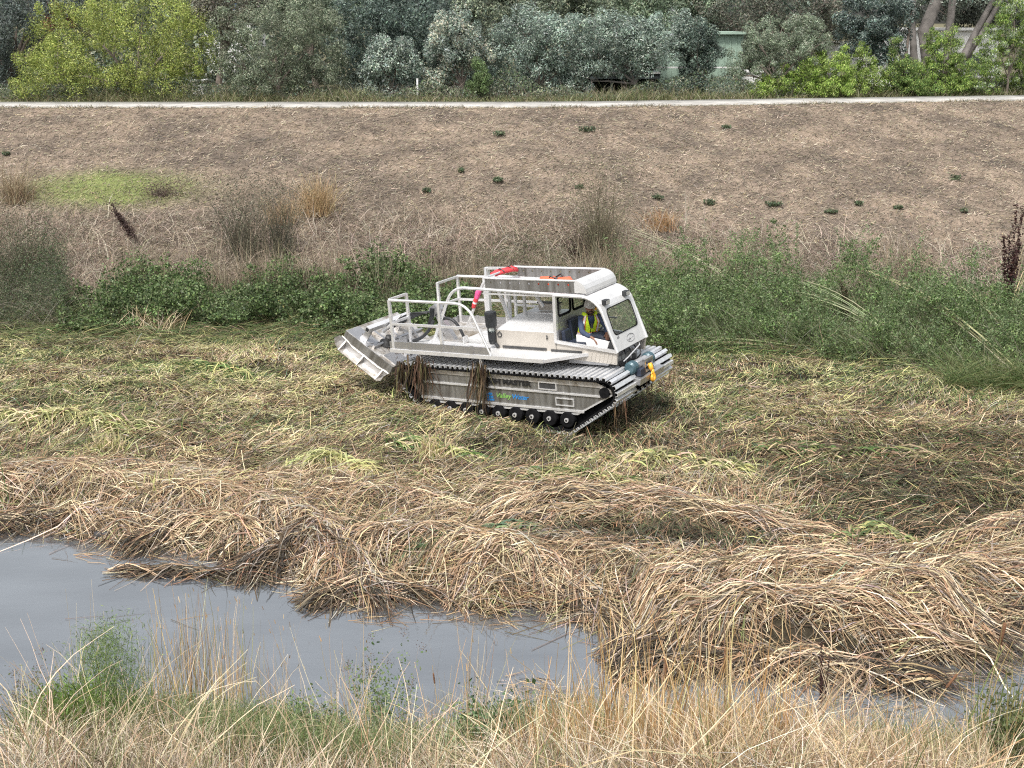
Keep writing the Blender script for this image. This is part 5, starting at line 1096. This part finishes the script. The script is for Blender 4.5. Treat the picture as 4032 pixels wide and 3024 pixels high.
P = nb(460, 2960); v = Veg(); n = 11000; t = rng.random(n)**.9; v.leaves(P + np.c_[rng.normal(0, .21, n)*(1.15-.6*t), rng.normal(0, .16, n), t*1.2*(.75+.25*np.cos(rng.normal(0, .6, n)))], .040, pick([(.15,.23,.06), (.21,.30,.10), (.10,.16,.05), (.26,.33,.14)], n), .10, -.5); fan(v, P, 160, 1.2, .35, [(.16,.26,.07)], base=.12)
plant('fennel', 'feathery bright green fennel plant at lower left before the water', 'fennel', P, v, 'leaf')
P = nb(250, 3010); v = Veg(); n = 5200; t = rng.random(n); v.leaves(P + np.c_[rng.normal(0, .15, n)+t*.15, rng.normal(0, .12, n), t*.62], .05, pick([(.13,.22,.045), (.18,.27,.06), (.10,.16,.04)], n), .12, -.6)
plant('fennel', 'low vivid green fennel sprout at the bottom left', 'fennel', P, v, 'leaf')
def weed(px, py, h, w_, nst, nl, lab, cols=((.12,.19,.08), (.18,.25,.11), (.25,.31,.16)), seed=0):
    P = nb(px, min(3060, py+90)); h = h*1.2; v = Veg(); ns = nst
    a = U(0, 6.28, ns); d = ang(a, U(2.2, 5, ns)); Ls = U(.5, 1, ns)*h
    v.strands(np.tile(P, (ns, 1)), d, Ls, .006, pick([(.2,.22,.12), (.3,.27,.18)], ns), 5, wob=.03)
    i = rng.integers(0, ns, nl); t = U(.25, 1, nl); dn = d/np.linalg.norm(d, axis=1)[:, None]
    q = P + dn[i]*(Ls[i]*t)[:, None] + rng.normal(0, .05*w_/.4, (nl, 3)); v.leaves(q, .035, pick(list(cols), nl), .6)
    if seed: i = rng.integers(0, ns, seed); q = P + dn[i]*Ls[i][:, None] + rng.normal(0, .035, (seed, 3)); v.leaves(q, .012, pick([(.12,.08,.07), (.2,.15,.12)], seed), .8)
    return plant('leafy_weed', lab, 'weed', P, v, 'leaf', 'leafy weeds on the near bank')
weed(1560, 2880, 1.25, .4, 15, 900, 'tall thin leafy weed with brown seed clusters standing over the water', seed=700)
weed(1480, 2860, .9, .5, 14, 1000, 'pale green leafy weed just left of the tall seeding weed')
weed(1960, 2960, .75, .4, 12, 1000, 'dark green spiky-leaved weed below the middle of the water', ((.08,.14,.06), (.13,.20,.09)))
weed(1830, 3010, .6, .6, 16, 1400, 'low spreading green weed at bottom centre')
weed(130, 2820, .85, .5, 14, 600, 'weed with brown seed umbels at the lower left edge', ((.14,.18,.09), (.22,.22,.13)), seed=900)
weed(1180, 2850, .55, .6, 16, 1300, 'bushy green weed right of the golden reed clumps'); weed(1300, 2890, .5, .5, 12, 900, 'bushy green weed second to the right of the golden reed clumps')
weed(1420, 2330, .0001+.25, .5, 14, 500, 'tiny green sprouts at the water edge of the far straw') if False else None
weed(3980, 3040, .8, .7, 22, 2200, 'dark green bushy weed in the bottom right corner', ((.10,.13,.05), (.16,.18,.08)))
P = hit(400, 2125); b = MB(); b.tube([tuple(P+np.array([-.12, 0, .02])), tuple(P+np.array([-.08, 0, .06])), tuple(P+np.array([.1, .02, .07])), tuple(P+np.array([.16, .02, .03]))], [.02, .06, .06, .03], 12)
tag(b.build('bottle', 'dark', None, loc=P, smooth=True), 'dark bottle floating at the edge of the straw, upper left of the water', 'bottle')
# ------------------------------------------------------------ trees behind the path
def sY(px): return float(crest((px-2016)/FPX*47)-44.6)
def tpx(px, py, Y): return atY(px, py, Y+sY(px))
def tree(name, lab, cat, Y, lobes, base, nleaf, ls, cols, wts=None, aspect=.35, down=.0, trunk='bark', tr=.10, limbs=8, group=None, clump=.22, shell=.55, flowers=None, cl=210, top=None):
    """lobes: (px, py, rx_px, ry_px) ellipses in the crown at distance Y, depth as wide as rx"""
    k_ = (Y+sY(base[0]))*math.cos(PITCH)/FPX*1.12; nleaf = int(nleaf*1.7); B = tpx(base[0], base[1], Y); B[2] = TOPZ-.05
    root = empty(name, tuple(B)); tag(root, lab, cat, group)
    vols = np.array([l[2]*l[3]*min(l[2], 150) for l in lobes]); vols = vols**.75; cnt = (vols/vols.sum()*nleaf).astype(int); v = Veg(); ends = []
    for (px, py, rx, ry), n in zip(lobes, cnt):
        c = tpx(px, py, Y+random.uniform(-.3, .5)); rx, ry = rx*k_, ry*k_; rd = min(rx, 1.9)
        nc = max(7, n//cl); u = rng.normal(0, 1, (nc, 3)); u /= np.linalg.norm(u, axis=1)[:, None]; r = (shell + (1-shell)*rng.random(nc)**.7)*(1+rng.normal(0, .08, nc))
        cc = c + u*r[:, None]*np.array([rx, rd, ry]); ends.append((c, rx)); bri = .62+.72*rng.random(nc)
        R_ = (clump*U(1.0, 2.3, nc))[:, None]*np.array([[1, 1, 1.15 if down > .1 else .85]]); k2 = R_[:, 0].max()
        fx = None if flowers is None else (lambda C, i, b_=bri: np.where(((b_[i] > 1.02) & (rng.random(len(i)) < .45))[:, None], pick([flowers], len(i)), C))
        cc[:, 2] = np.maximum(cc[:, 2], TOPZ+.25); v.balls(cc-B, R_, n, ls, cols, wts, aspect, down, bri, cfix=fx)
    v.obj('crown', 'leaf', root)
    b = MB(); tops = sorted(ends, key=lambda e: -e[1])[:limbs]
    mid = Vector(tuple(np.mean([e[0] for e in ends], 0)-B)); fork = Vector((mid.x*.25, 0, max(.4, mid.z*.35)))
    tm = Vector(top) - Vector(tuple(B)) if top is not None else mid
    b.tube([(0, 0, -.3), tuple(fork*.5), tuple(fork), tuple(fork.lerp(tm, .6)), tuple(tm)], [tr*1.3, tr, tr*.85, tr*.6, tr*.25], 9)
    for c, _ in tops:
        e = Vector(tuple(c-B)); 
        if (e-fork).length < .2: continue
        m_ = fork.lerp(e, .5) + Vector((random.uniform(-.15, .15), random.uniform(-.15, .15), random.uniform(.0, .2)))
        b.tube([tuple(fork), tuple(m_), tuple(e)], [tr*.6, tr*.4, tr*.1], 6)
        for _k in range(3):
            e2 = e + Vector((random.uniform(-1, 1), random.uniform(-1, 1), random.uniform(-.2, 1)))*.6; b.tube([tuple(m_.lerp(e, .4)), tuple(e2)], [tr*.22, tr*.05], 5)
    b.build('trunk', trunk, root); return root
EU = [(.25,.32,.27), (.34,.41,.35), (.13,.175,.145), (.50,.56,.49)]
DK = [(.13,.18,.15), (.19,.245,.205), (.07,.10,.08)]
TG = 'trees and bushes behind the path'
YG = [(.27,.33,.075), (.38,.43,.12), (.15,.20,.055), (.48,.51,.19)]
tree('yellow_green_tree', 'broad yellow-green feathery tree at the left behind the path', 'tree', 48.4,
     [(420,190,280,160),(560,90,230,110),(330,110,170,120),(180,290,130,100),(150,200,70,60),(700,160,130,130),(790,110,60,90),(330,320,200,80),(600,300,130,70),(690,340,90,60),(110,340,80,60),(500,350,200,55),(780,250,60,70)], (560,405), 46000, .085, YG, [3,3,2,1], .30, .2, tr=.12, group=TG, clump=.20)
tree('olive_bush', 'dense grey-olive rounded bush right of the yellow-green tree', 'bush', 48.8,
     [(1050,200,210,170),(930,260,110,130),(1230,180,150,150),(1150,90,180,110),(1290,280,90,110),(1050,320,200,80),(900,120,70,90)], (1100,405), 40000, .075, [(.23,.265,.18), (.17,.205,.135), (.31,.34,.25), (.10,.13,.085)], None, .35, -.1, tr=.1, group=TG, clump=.17)
tree('eucalyptus_tree', 'dark grey eucalyptus at the far left edge behind the yellow-green tree', 'tree', 52,
     [(60,120,150,150),(180,40,150,120),(10,280,70,120),(300,20,120,90),(-60,200,120,200)], (30,400), 20000, .11, [(.12,.15,.14), (.17,.20,.18), (.08,.10,.09)], None, .4, .3, tr=.16, group=TG)
tree('red_leaved_tree', 'small patch of reddish foliage left of the yellow-green crown', 'tree', 51, [(240,60,40,50),(225,95,30,30)], (235,400), 1500, .10, [(.35,.14,.10), (.25,.10,.08)], None, .5, 0, tr=.05, limbs=2, group=TG)
tree('eucalyptus_tree', 'dark blue-green eucalyptus mass between the olive bush and the cream-flowered tree', 'tree', 53, [(1450,120,160,170),(1600,80,170,140),(1420,300,80,100),(1560,230,130,100)], (1480,400), 26000, .11, DK+[(.13,.17,.155)], None, .4, .35, tr=.15, group=TG)
tree('eucalyptus_tree', 'small silvery eucalyptus with low crown standing before dark foliage', 'tree', 49, [(1540,190,70,50),(1480,230,50,45),(1600,230,45,45),(1560,250,60,40),(1510,340,50,45),(1590,340,45,45),(1440,330,35,50)], (1545,405), 11000, .095, EU, [2,3,1,2], .5, .2, tr=.07, limbs=6, group=TG, clump=.16)
tree('eucalyptus_tree', 'eucalyptus with cream flower tips and a dark hollow under its crown', 'tree', 49.3, [(1800,130,90,70),(1740,190,70,60),(1880,200,80,60),(1790,220,80,45),(1730,300,50,40),(1750,350,45,30)], (1835,405), 15000, .095, EU, [2,2,1,1], .45, .2, tr=.09, limbs=6, group=TG, clump=.17, flowers=(.55,.53,.42))
tree('eucalyptus_tree', 'grey-green eucalyptus with dead drooping branches in the middle', 'tree', 49.6, [(2080,130,120,80),(2200,160,110,90),(2000,170,70,50),(2130,250,90,40),(2010,300,55,50),(2080,310,45,50),(2190,290,60,60),(1960,370,40,25),(2260,330,50,50)], (2130,405), 22000, .095, EU, [3,3,2,1], .4, .4, tr=.12, limbs=9, group=TG, clump=.17)
tree('eucalyptus_tree', 'eucalyptus with a bent bare pale trunk, centre right', 'tree', 49.2, [(2400,140,140,100),(2560,170,110,90),(2330,220,80,60),(2450,250,90,50),(2620,120,90,80),(2300,320,45,40),(2540,260,60,40)], (2515,405), 24000, .095, EU, [3,3,2,1], .4, .4, trunk='bark_pale', tr=.085, limbs=8, group=TG, clump=.17)
tree('eucalyptus_tree', 'tall eucalyptus whose drooping foliage hangs in front of the green shed', 'tree', 48.8, [(2750,150,70,60),(2720,210,60,60),(2790,220,45,50),(2750,300,50,55),(2740,355,45,40)], (2750,400), 13000, .085, [(.085,.125,.10), (.12,.165,.135), (.06,.09,.075), (.2,.24,.2)], None, .4, .4, tr=.07, limbs=5, group=TG, clump=.14)
tree('silver_leaved_tree', 'silvery green spreading small tree right of the shed, pale leaf tips', 'tree', 48.6, [(3060,130,110,60),(3170,130,90,55),(2990,180,70,50),(3120,200,130,55),(2930,230,60,45),(2890,300,40,50),(3020,260,80,40),(3230,170,50,45),(2960,330,35,35)], (3060,400), 24000, .075, [(.20,.25,.17), (.27,.32,.23), (.14,.18,.12), (.42,.45,.36)], [3,3,2,1], .35, -.2, tr=.09, group=TG, clump=.14)
tree('reddish_brown_tree', 'dull reddish brown tree crown above the silvery tree', 'tree', 55, [(2900,40,150,90),(3150,30,170,80),(3300,90,100,80),(2780,60,80,70)], (3250,400), 20000, .11, [(.17,.15,.125), (.20,.21,.16), (.14,.17,.13)], None, .4, .2, tr=.14, group=TG)
tree('eucalyptus_tree', 'dark hanging eucalyptus left of the big pale trunks', 'tree', 50.5, [(3420,60,110,90),(3370,150,70,70),(3480,170,70,60),(3440,220,50,35),(3540,60,60,80)], (3590,400), 17000, .10, [(.10,.145,.13), (.15,.20,.175), (.065,.095,.085), (.27,.32,.29)], None, .45, .4, tr=.10, limbs=6, group=TG, clump=.17, top=tuple(tpx(3590,40,50.5)))
tree('eucalyptus_tree', 'shadowy eucalyptus crown at the top right behind the big trunks', 'tree', 58, [(3700,20,180,70),(3950,90,110,110),(3850,30,120,60)], (3900,400), 16000, .12, [(.06,.075,.06), (.09,.10,.08), (.12,.13,.10)], None, .4, .3, tr=.16, group=TG)
for Y, lobes, n, cols, lab in ((55, [(2150,10,230,110),(1950,40,130,90),(2300,60,120,90)], 22000, [(.19,.23,.16), (.25,.28,.19), (.13,.16,.12)], 'pale olive tree crown rising behind the middle eucalyptus trees'),
    (56, [(2560,10,220,120),(2720,50,110,110),(2450,80,120,80)], 24000, [(.20,.26,.17), (.15,.20,.14), (.27,.32,.22)], 'pale green tree crown rising above the carport'),
    (55, [(1250,20,170,90),(1120,-20,160,70)], 12000, [(.17,.22,.15), (.22,.27,.19), (.12,.16,.11)], 'soft green crown rising behind the olive bush'),
    (57, [(1750,20,170,110),(1600,40,120,100)], 15000, [(.15,.19,.17), (.10,.14,.12), (.20,.24,.21)], 'hazy blue-grey crown above the cream-flowered eucalyptus'),
    (53, [(860,60,90,80),(960,20,90,60)], 7000, [(.22,.22,.16), (.16,.15,.12)], 'brownish thin crown between the yellow-green tree and the olive bush'),
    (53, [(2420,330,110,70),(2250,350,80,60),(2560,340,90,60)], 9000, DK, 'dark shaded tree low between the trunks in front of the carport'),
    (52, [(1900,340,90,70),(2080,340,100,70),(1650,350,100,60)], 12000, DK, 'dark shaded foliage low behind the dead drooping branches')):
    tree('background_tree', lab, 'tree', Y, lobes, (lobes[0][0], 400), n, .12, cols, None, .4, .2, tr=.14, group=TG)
r_ = empty('big_trunk_tree', tuple(tpx(3680, 395, 54)*np.array([1, 1, 0])+np.array([0, 0, TOPZ]))); tag(r_, 'big multi-stemmed tree with thick pale grey trunks at the top right', 'tree', TG); B = np.array(r_.location)
for pts, rr in (([(3670,395),(3660,260),(3640,120),(3690,0),(3720,-160)], [.40,.34,.31,.28,.22]), ([(3640,380),(3600,240),(3590,80),(3600,-60)], [.20,.17,.15,.12]), ([(3700,380),(3730,230),(3740,100),(3760,-80)], [.22,.20,.18,.15]), ([(3740,390),(3790,230),(3840,130),(3900,20),(3960,-90)], [.22,.18,.15,.13,.10]), ([(3800,235),(3870,120),(3940,0),(3990,-100)], [.16,.14,.12,.1])):
    b = MB(); b.tube([tuple(tpx(a, c, 54)-B) for a, c in pts], rr, 14); b.build('trunk', 'bark_pale', r_, smooth=True)
v = Veg(); n = 9000; q = rng.normal(0, 1, (n, 3))*np.array([2.2, 1.0, .5]); v.leaves(tpx(3780, -90, 54)-B+q, .12, pick(EU, n), .4, .3); v.obj('crown', 'leaf', r_)
AC = [(.21,.32,.055), (.30,.43,.09), (.11,.18,.04), (.44,.53,.18)]; AD = [(.12,.21,.055), (.18,.28,.07), (.07,.12,.04), (.33,.40,.13)]
for Y, lobes, base, n, cols, fl, lab in (
    (48.5, [(3080,330,90,55),(3010,350,60,40),(3150,340,60,45),(2990,370,50,25)], (3080,400), 9000, AC, None, 'low bright green acacia bush under the silvery tree'),
    (48.2, [(3280,290,80,60),(3230,250,35,45),(3320,240,30,40),(3190,300,45,50),(3280,350,120,40)], (3270,400), 13000, AC, None, 'bright yellow-green acacia bush with upright tips right of the silvery tree'),
    (48.4, [(3410,280,45,60),(3390,220,25,40),(3440,330,70,50),(3360,330,50,40)], (3420,400), 8000, AC, (.5,.52,.42), 'pale-flecked green acacia bush in the middle of the right-hand bushes'),
    (48.2, [(3560,300,70,70),(3530,200,25,50),(3600,350,80,40),(3500,330,40,50)], (3570,400), 10000, AD, None, 'darker green acacia bush left of the broad right-hand bush'),
    (48.3, [(3720,230,70,80),(3680,160,40,50),(3640,300,60,60),(3780,290,70,70),(3720,340,110,45),(3760,130,15,40)], (3720,400), 16000, AC+AD, None, 'broad green acacia bush below the big trunks'),
    (48.0, [(3930,200,90,100),(4000,100,80,90),(3880,300,80,70),(4000,310,70,70),(4070,200,80,120),(3990,30,60,40)], (3960,400), 20000, AD+AC[:2], (.5,.55,.45), 'tallest green acacia bush at the right edge with pale flower specks'),
    (48.2, [(1895,320,32,55),(1880,270,18,30),(1860,360,40,28)], (1890,405), 3200, [(.14,.21,.09), (.19,.27,.11), (.10,.15,.06)], None, 'small fresh green bush between the cream-flowered and grey eucalyptus')):
    tree('acacia_bush', lab, 'bush', Y, [(a_, b_-6, c_*.96, d_*1.04) for a_, b_, c_, d_ in lobes], base, int(n*1.35), .080, cols, None, .26, -.8, tr=.05, limbs=6, group=TG, clump=.105, flowers=fl, shell=.35, cl=110)
# small path-side weeds: individually visible tufts
v = Veg(); n = 16000; x = U(-24, 25, n); y = crest(x)+2.75+U(0, 1.2, n); v.strands(np.c_[x, y, np.full(n, TOPZ)], ang(U(0, 6.28, n), U(.8, 3, n)), U(.15, .55, n)*(.4+1.2*vn(x*.8, x*0, 5)), U(.012, .025, n), pick([(.33,.29,.18), (.20,.22,.10), (.14,.18,.07), (.4,.36,.25)], n, [3, 3, 2, 1]), 3, droop=.7)
i = rng.random(26000); n = 26000; x = U(-24, 25, n); y = crest(x)+3.0+U(0, 1.2, n); v.leaves(np.c_[x, y, TOPZ+U(0, .5, n)*vn(x*.7, x*0, 8)], .06, pick([(.16,.19,.10), (.24,.26,.15), (.11,.14,.07)], n), .4)
tag(v.obj('pathside_grass', 'leaf'), kind='stuff')
v = Veg(); n = 4200; x = U(-24, 25, n); x = x[vn(x*.9, x*0, 15) > .55]; n = len(x); y = crest(x)+.1+rng.normal(0, .08, n); v.strands(np.c_[x, y, np.full(n, TOPZ)], ang(U(0, 6.28, n), U(.5, 2, n)), U(.06, .2, n), .02, pick([(.22,.17,.12), (.17,.17,.09), (.3,.25,.18)], n), 2, droop=.7)
tag(v.obj('path_edge_weeds', 'straw'), kind='stuff')
v = Veg()   # far woodland closing the view
n = 150000; x = U(-36, 38, n); y = U(60, 66, n); top = 11+3*fbm(x*.25, x*0, 3, 121); z = TOPZ + (top-TOPZ)*rng.random(n); C = pick([(.14,.18,.14), (.21,.26,.20), (.08,.11,.085), (.27,.31,.24)], n)*(.5+1.0*fbm(x*.7, z*.7, 3, 122))[:, None]
gap = ((x > 15.8) & (z < 8.2)) | ((x < -13.0) & (x > -15.3) & (z > 8.8)); v.leaves(np.c_[x, y, z][~gap], .24, C[~gap], .5)
tag(v.obj('distant_woodland', 'leaf'), kind='stuff')
# ------------------------------------------------------------ buildings and bits behind the trees
def box_at(px0, px1, py0, py1, Y, dep): 
    Y = Y + sY((px0+px1)/2)
    a = atY(px0, py0, Y); c = atY(px1, py1, Y); return a[0], c[0], Y, Y+dep, max(c[2], TOPZ-.02), a[2]
root = empty('green_shed', tuple(tpx(2780, 400, 51.0))); B = np.array(root.location); tag(root, 'pale green corrugated steel shed behind the hanging eucalyptus foliage', 'shed')
x0, x1, y0, y1, z0, z1 = box_at(2630, 2905, 135, 400, 51.0, 5); b = MB(); z0 = TOPZ
pf = []; k = 0; xx = x0
while xx < x1: pf += [(xx, y0), (xx+.16, y0), (xx+.18, y0-.03), (xx+.22, y0-.03), (xx+.24, y0)]; xx += .25
pf += [(x1, y1), (x0, y1)]; b.prism([(p-B[0], q-B[1]) for p, q in pf], z0-B[2], z1-B[2], 0, 'xy'); b.build('wall', 'shed', root)
b = MB(); b.box(x0-.2-B[0], x1+.15-B[0], y0-.25-B[1], y1-B[1], z1-B[2]+.002, z1-B[2]+.10); b.build('roof', 'shed', root)
b = MB(); b.box(x0-1-B[0], x1+.15-B[0], y0-.35-B[1], y0-.30-B[1], z0-B[2]+1.15, z0-B[2]+1.21); b.build('rail', 'white', root)
root = empty('carport', tuple(tpx(2400, 400, 51.5))); B = np.array(root.location); tag(root, 'low dark-roofed carport seen under the middle eucalyptus trees', 'carport')
x0, x1, y0, y1, z0, z1 = box_at(2220, 2600, 285, 310, 51.5, 4); b = MB(); b.box(x0-B[0], x1-B[0], y0-B[1], y1-B[1], z0-B[2], z1-B[2]); b.build('roof', 'roof_dark', root)
b = MB(); b.box(x0-B[0], x1-B[0], y0-.05-B[1], y0-.002-B[1], z1-B[2]-.06, z1-B[2]+.02); b.build('gutter', 'alu_white', root)
for t in (.05, .5, .95): b = MB(); b.box(x0+(x1-x0)*t-.06-B[0], x0+(x1-x0)*t+.06-B[0], y0+.1-B[1], y0+.2-B[1], TOPZ-B[2], z0-B[2]-.002); b.build('post', 'roof_dark', root)
b = MB(); b.box(x0-B[0], x1-B[0], y1-.1-B[1], y1-.02-B[1], TOPZ-B[2], z0-B[2]-.002); b.build('back_wall', 'shed', root)
root = empty('white_trailer', tuple(tpx(3700, 400, 55.5))); B = np.array(root.location); tag(root, 'long white trailer home behind the big trunks at the top right', 'trailer')
x0, x1, y0, y1, z0, z1 = box_at(3535, 3905, 120, 400, 55.5, 3); z0 = TOPZ+.4; b = MB(); b.box(x0-B[0], x1-B[0], y0-B[1], y1-B[1], z0-B[2], z1-B[2]); b.build('body', 'white', root, bevel=.05)
for t in (.12, .45, .8):
    b = MB(); cx = x0+(x1-x0)*t; b.box(cx-.4-B[0], cx+.4-B[0], y0-.03-B[1], y0-.002-B[1], z1-1.8-B[2], z1-1.1-B[2]); b.build('window', 'roof_dark', root)
b = MB(); b.box(x0-.1-B[0], x1+.1-B[0], y0-.15-B[1], y1+.1-B[1], z1-B[2]+.002, z1-B[2]+.12); b.build('roof', 'white', root)
def bit(name, px0, px1, py0, py1, Y, mat, lab, cat, dep=.6, roof=None):
    x0, x1, y0, y1, z0, z1 = box_at(px0, px1, py0, py1, Y, dep); P = ((x0+x1)/2, (y0+y1)/2, TOPZ if py1 >= 380 or True else z0); root = empty(name, P); tag(root, lab, cat)
    b = MB(); b.box(x0-P[0], x1-P[0], -dep/2, dep/2, 0, z1-P[2]); b.build('body', mat, root, bevel=.03)
    b = MB(); b.box(x0-P[0]-.05, x1-P[0]+.05, -dep/2-.08, dep/2+.05, z1-P[2]+.002, z1-P[2]+.06); b.build('lid', roof or mat, root)
bit('storage_tank', 3240, 3300, 170, 400, 56, 'white', 'white storage cabinet glimpsed left of the acacia tips', 'cabinet', 1.2)
bit('blue_tarp_box', 3565, 3590, 175, 300, 56.6, 'blue', 'bright blue upright locker in front of the white trailer', 'tarp', .4)  # blue tarp modelled as an upright box
bit('white_van', 2900, 2995, 285, 400, 53, 'white', 'white vehicle body half hidden under the silvery tree', 'van', 1.8); bit('white_crate', 755, 805, 320, 400, 52.5, 'white', 'white crate seen under the right end of the yellow-green tree', 'crate', .8)
bit('white_crate', 3380, 3460, 190, 400, 56, 'white', 'white cabinet behind the pale-flecked acacia bush', 'cabinet', 1.2); bit('white_crate', 1672, 1700, 282, 400, 53, 'white', 'small white box under the cream-flowered eucalyptus', 'box', .5)
root = empty('marker_post', tuple(tpx(1645, 400, 48.6)*np.array([1, 1, 0])+np.array([0, 0, TOPZ]))); tag(root, 'thin white marker post behind the path near the small silvery eucalyptus', 'post')
b = MB(); b.box(-.035, .035, -.03, .03, 0, .85); b.build('post', 'white', root); b = MB(); b.box(-.04, .04, -.035, .035, .852, .88); b.build('cap', 'alu', root)
bx = atY(890, 20, 75); root = empty('distant_house', (bx[0], 75, TOPZ)); tag(root, 'pale house top showing above the olive bush at the upper left', 'house')
b = MB(); b.box(-1.5, 1.5, 0, 4, 0, bx[2]-TOPZ+.6); b.build('wall', 'white', root); b = MB(); b.prism([(-1.8, bx[2]-TOPZ+.602), (1.8, bx[2]-TOPZ+.602), (0, bx[2]-TOPZ+1.5)], -.3, 4.3); b.build('roof', 'roof_dark', root)
for t in (-.8, .5): b = MB(); b.box(t-.3, t+.3, -.03, -.003, bx[2]-TOPZ-.3, bx[2]-TOPZ+.3); b.build('window', 'blue', root)
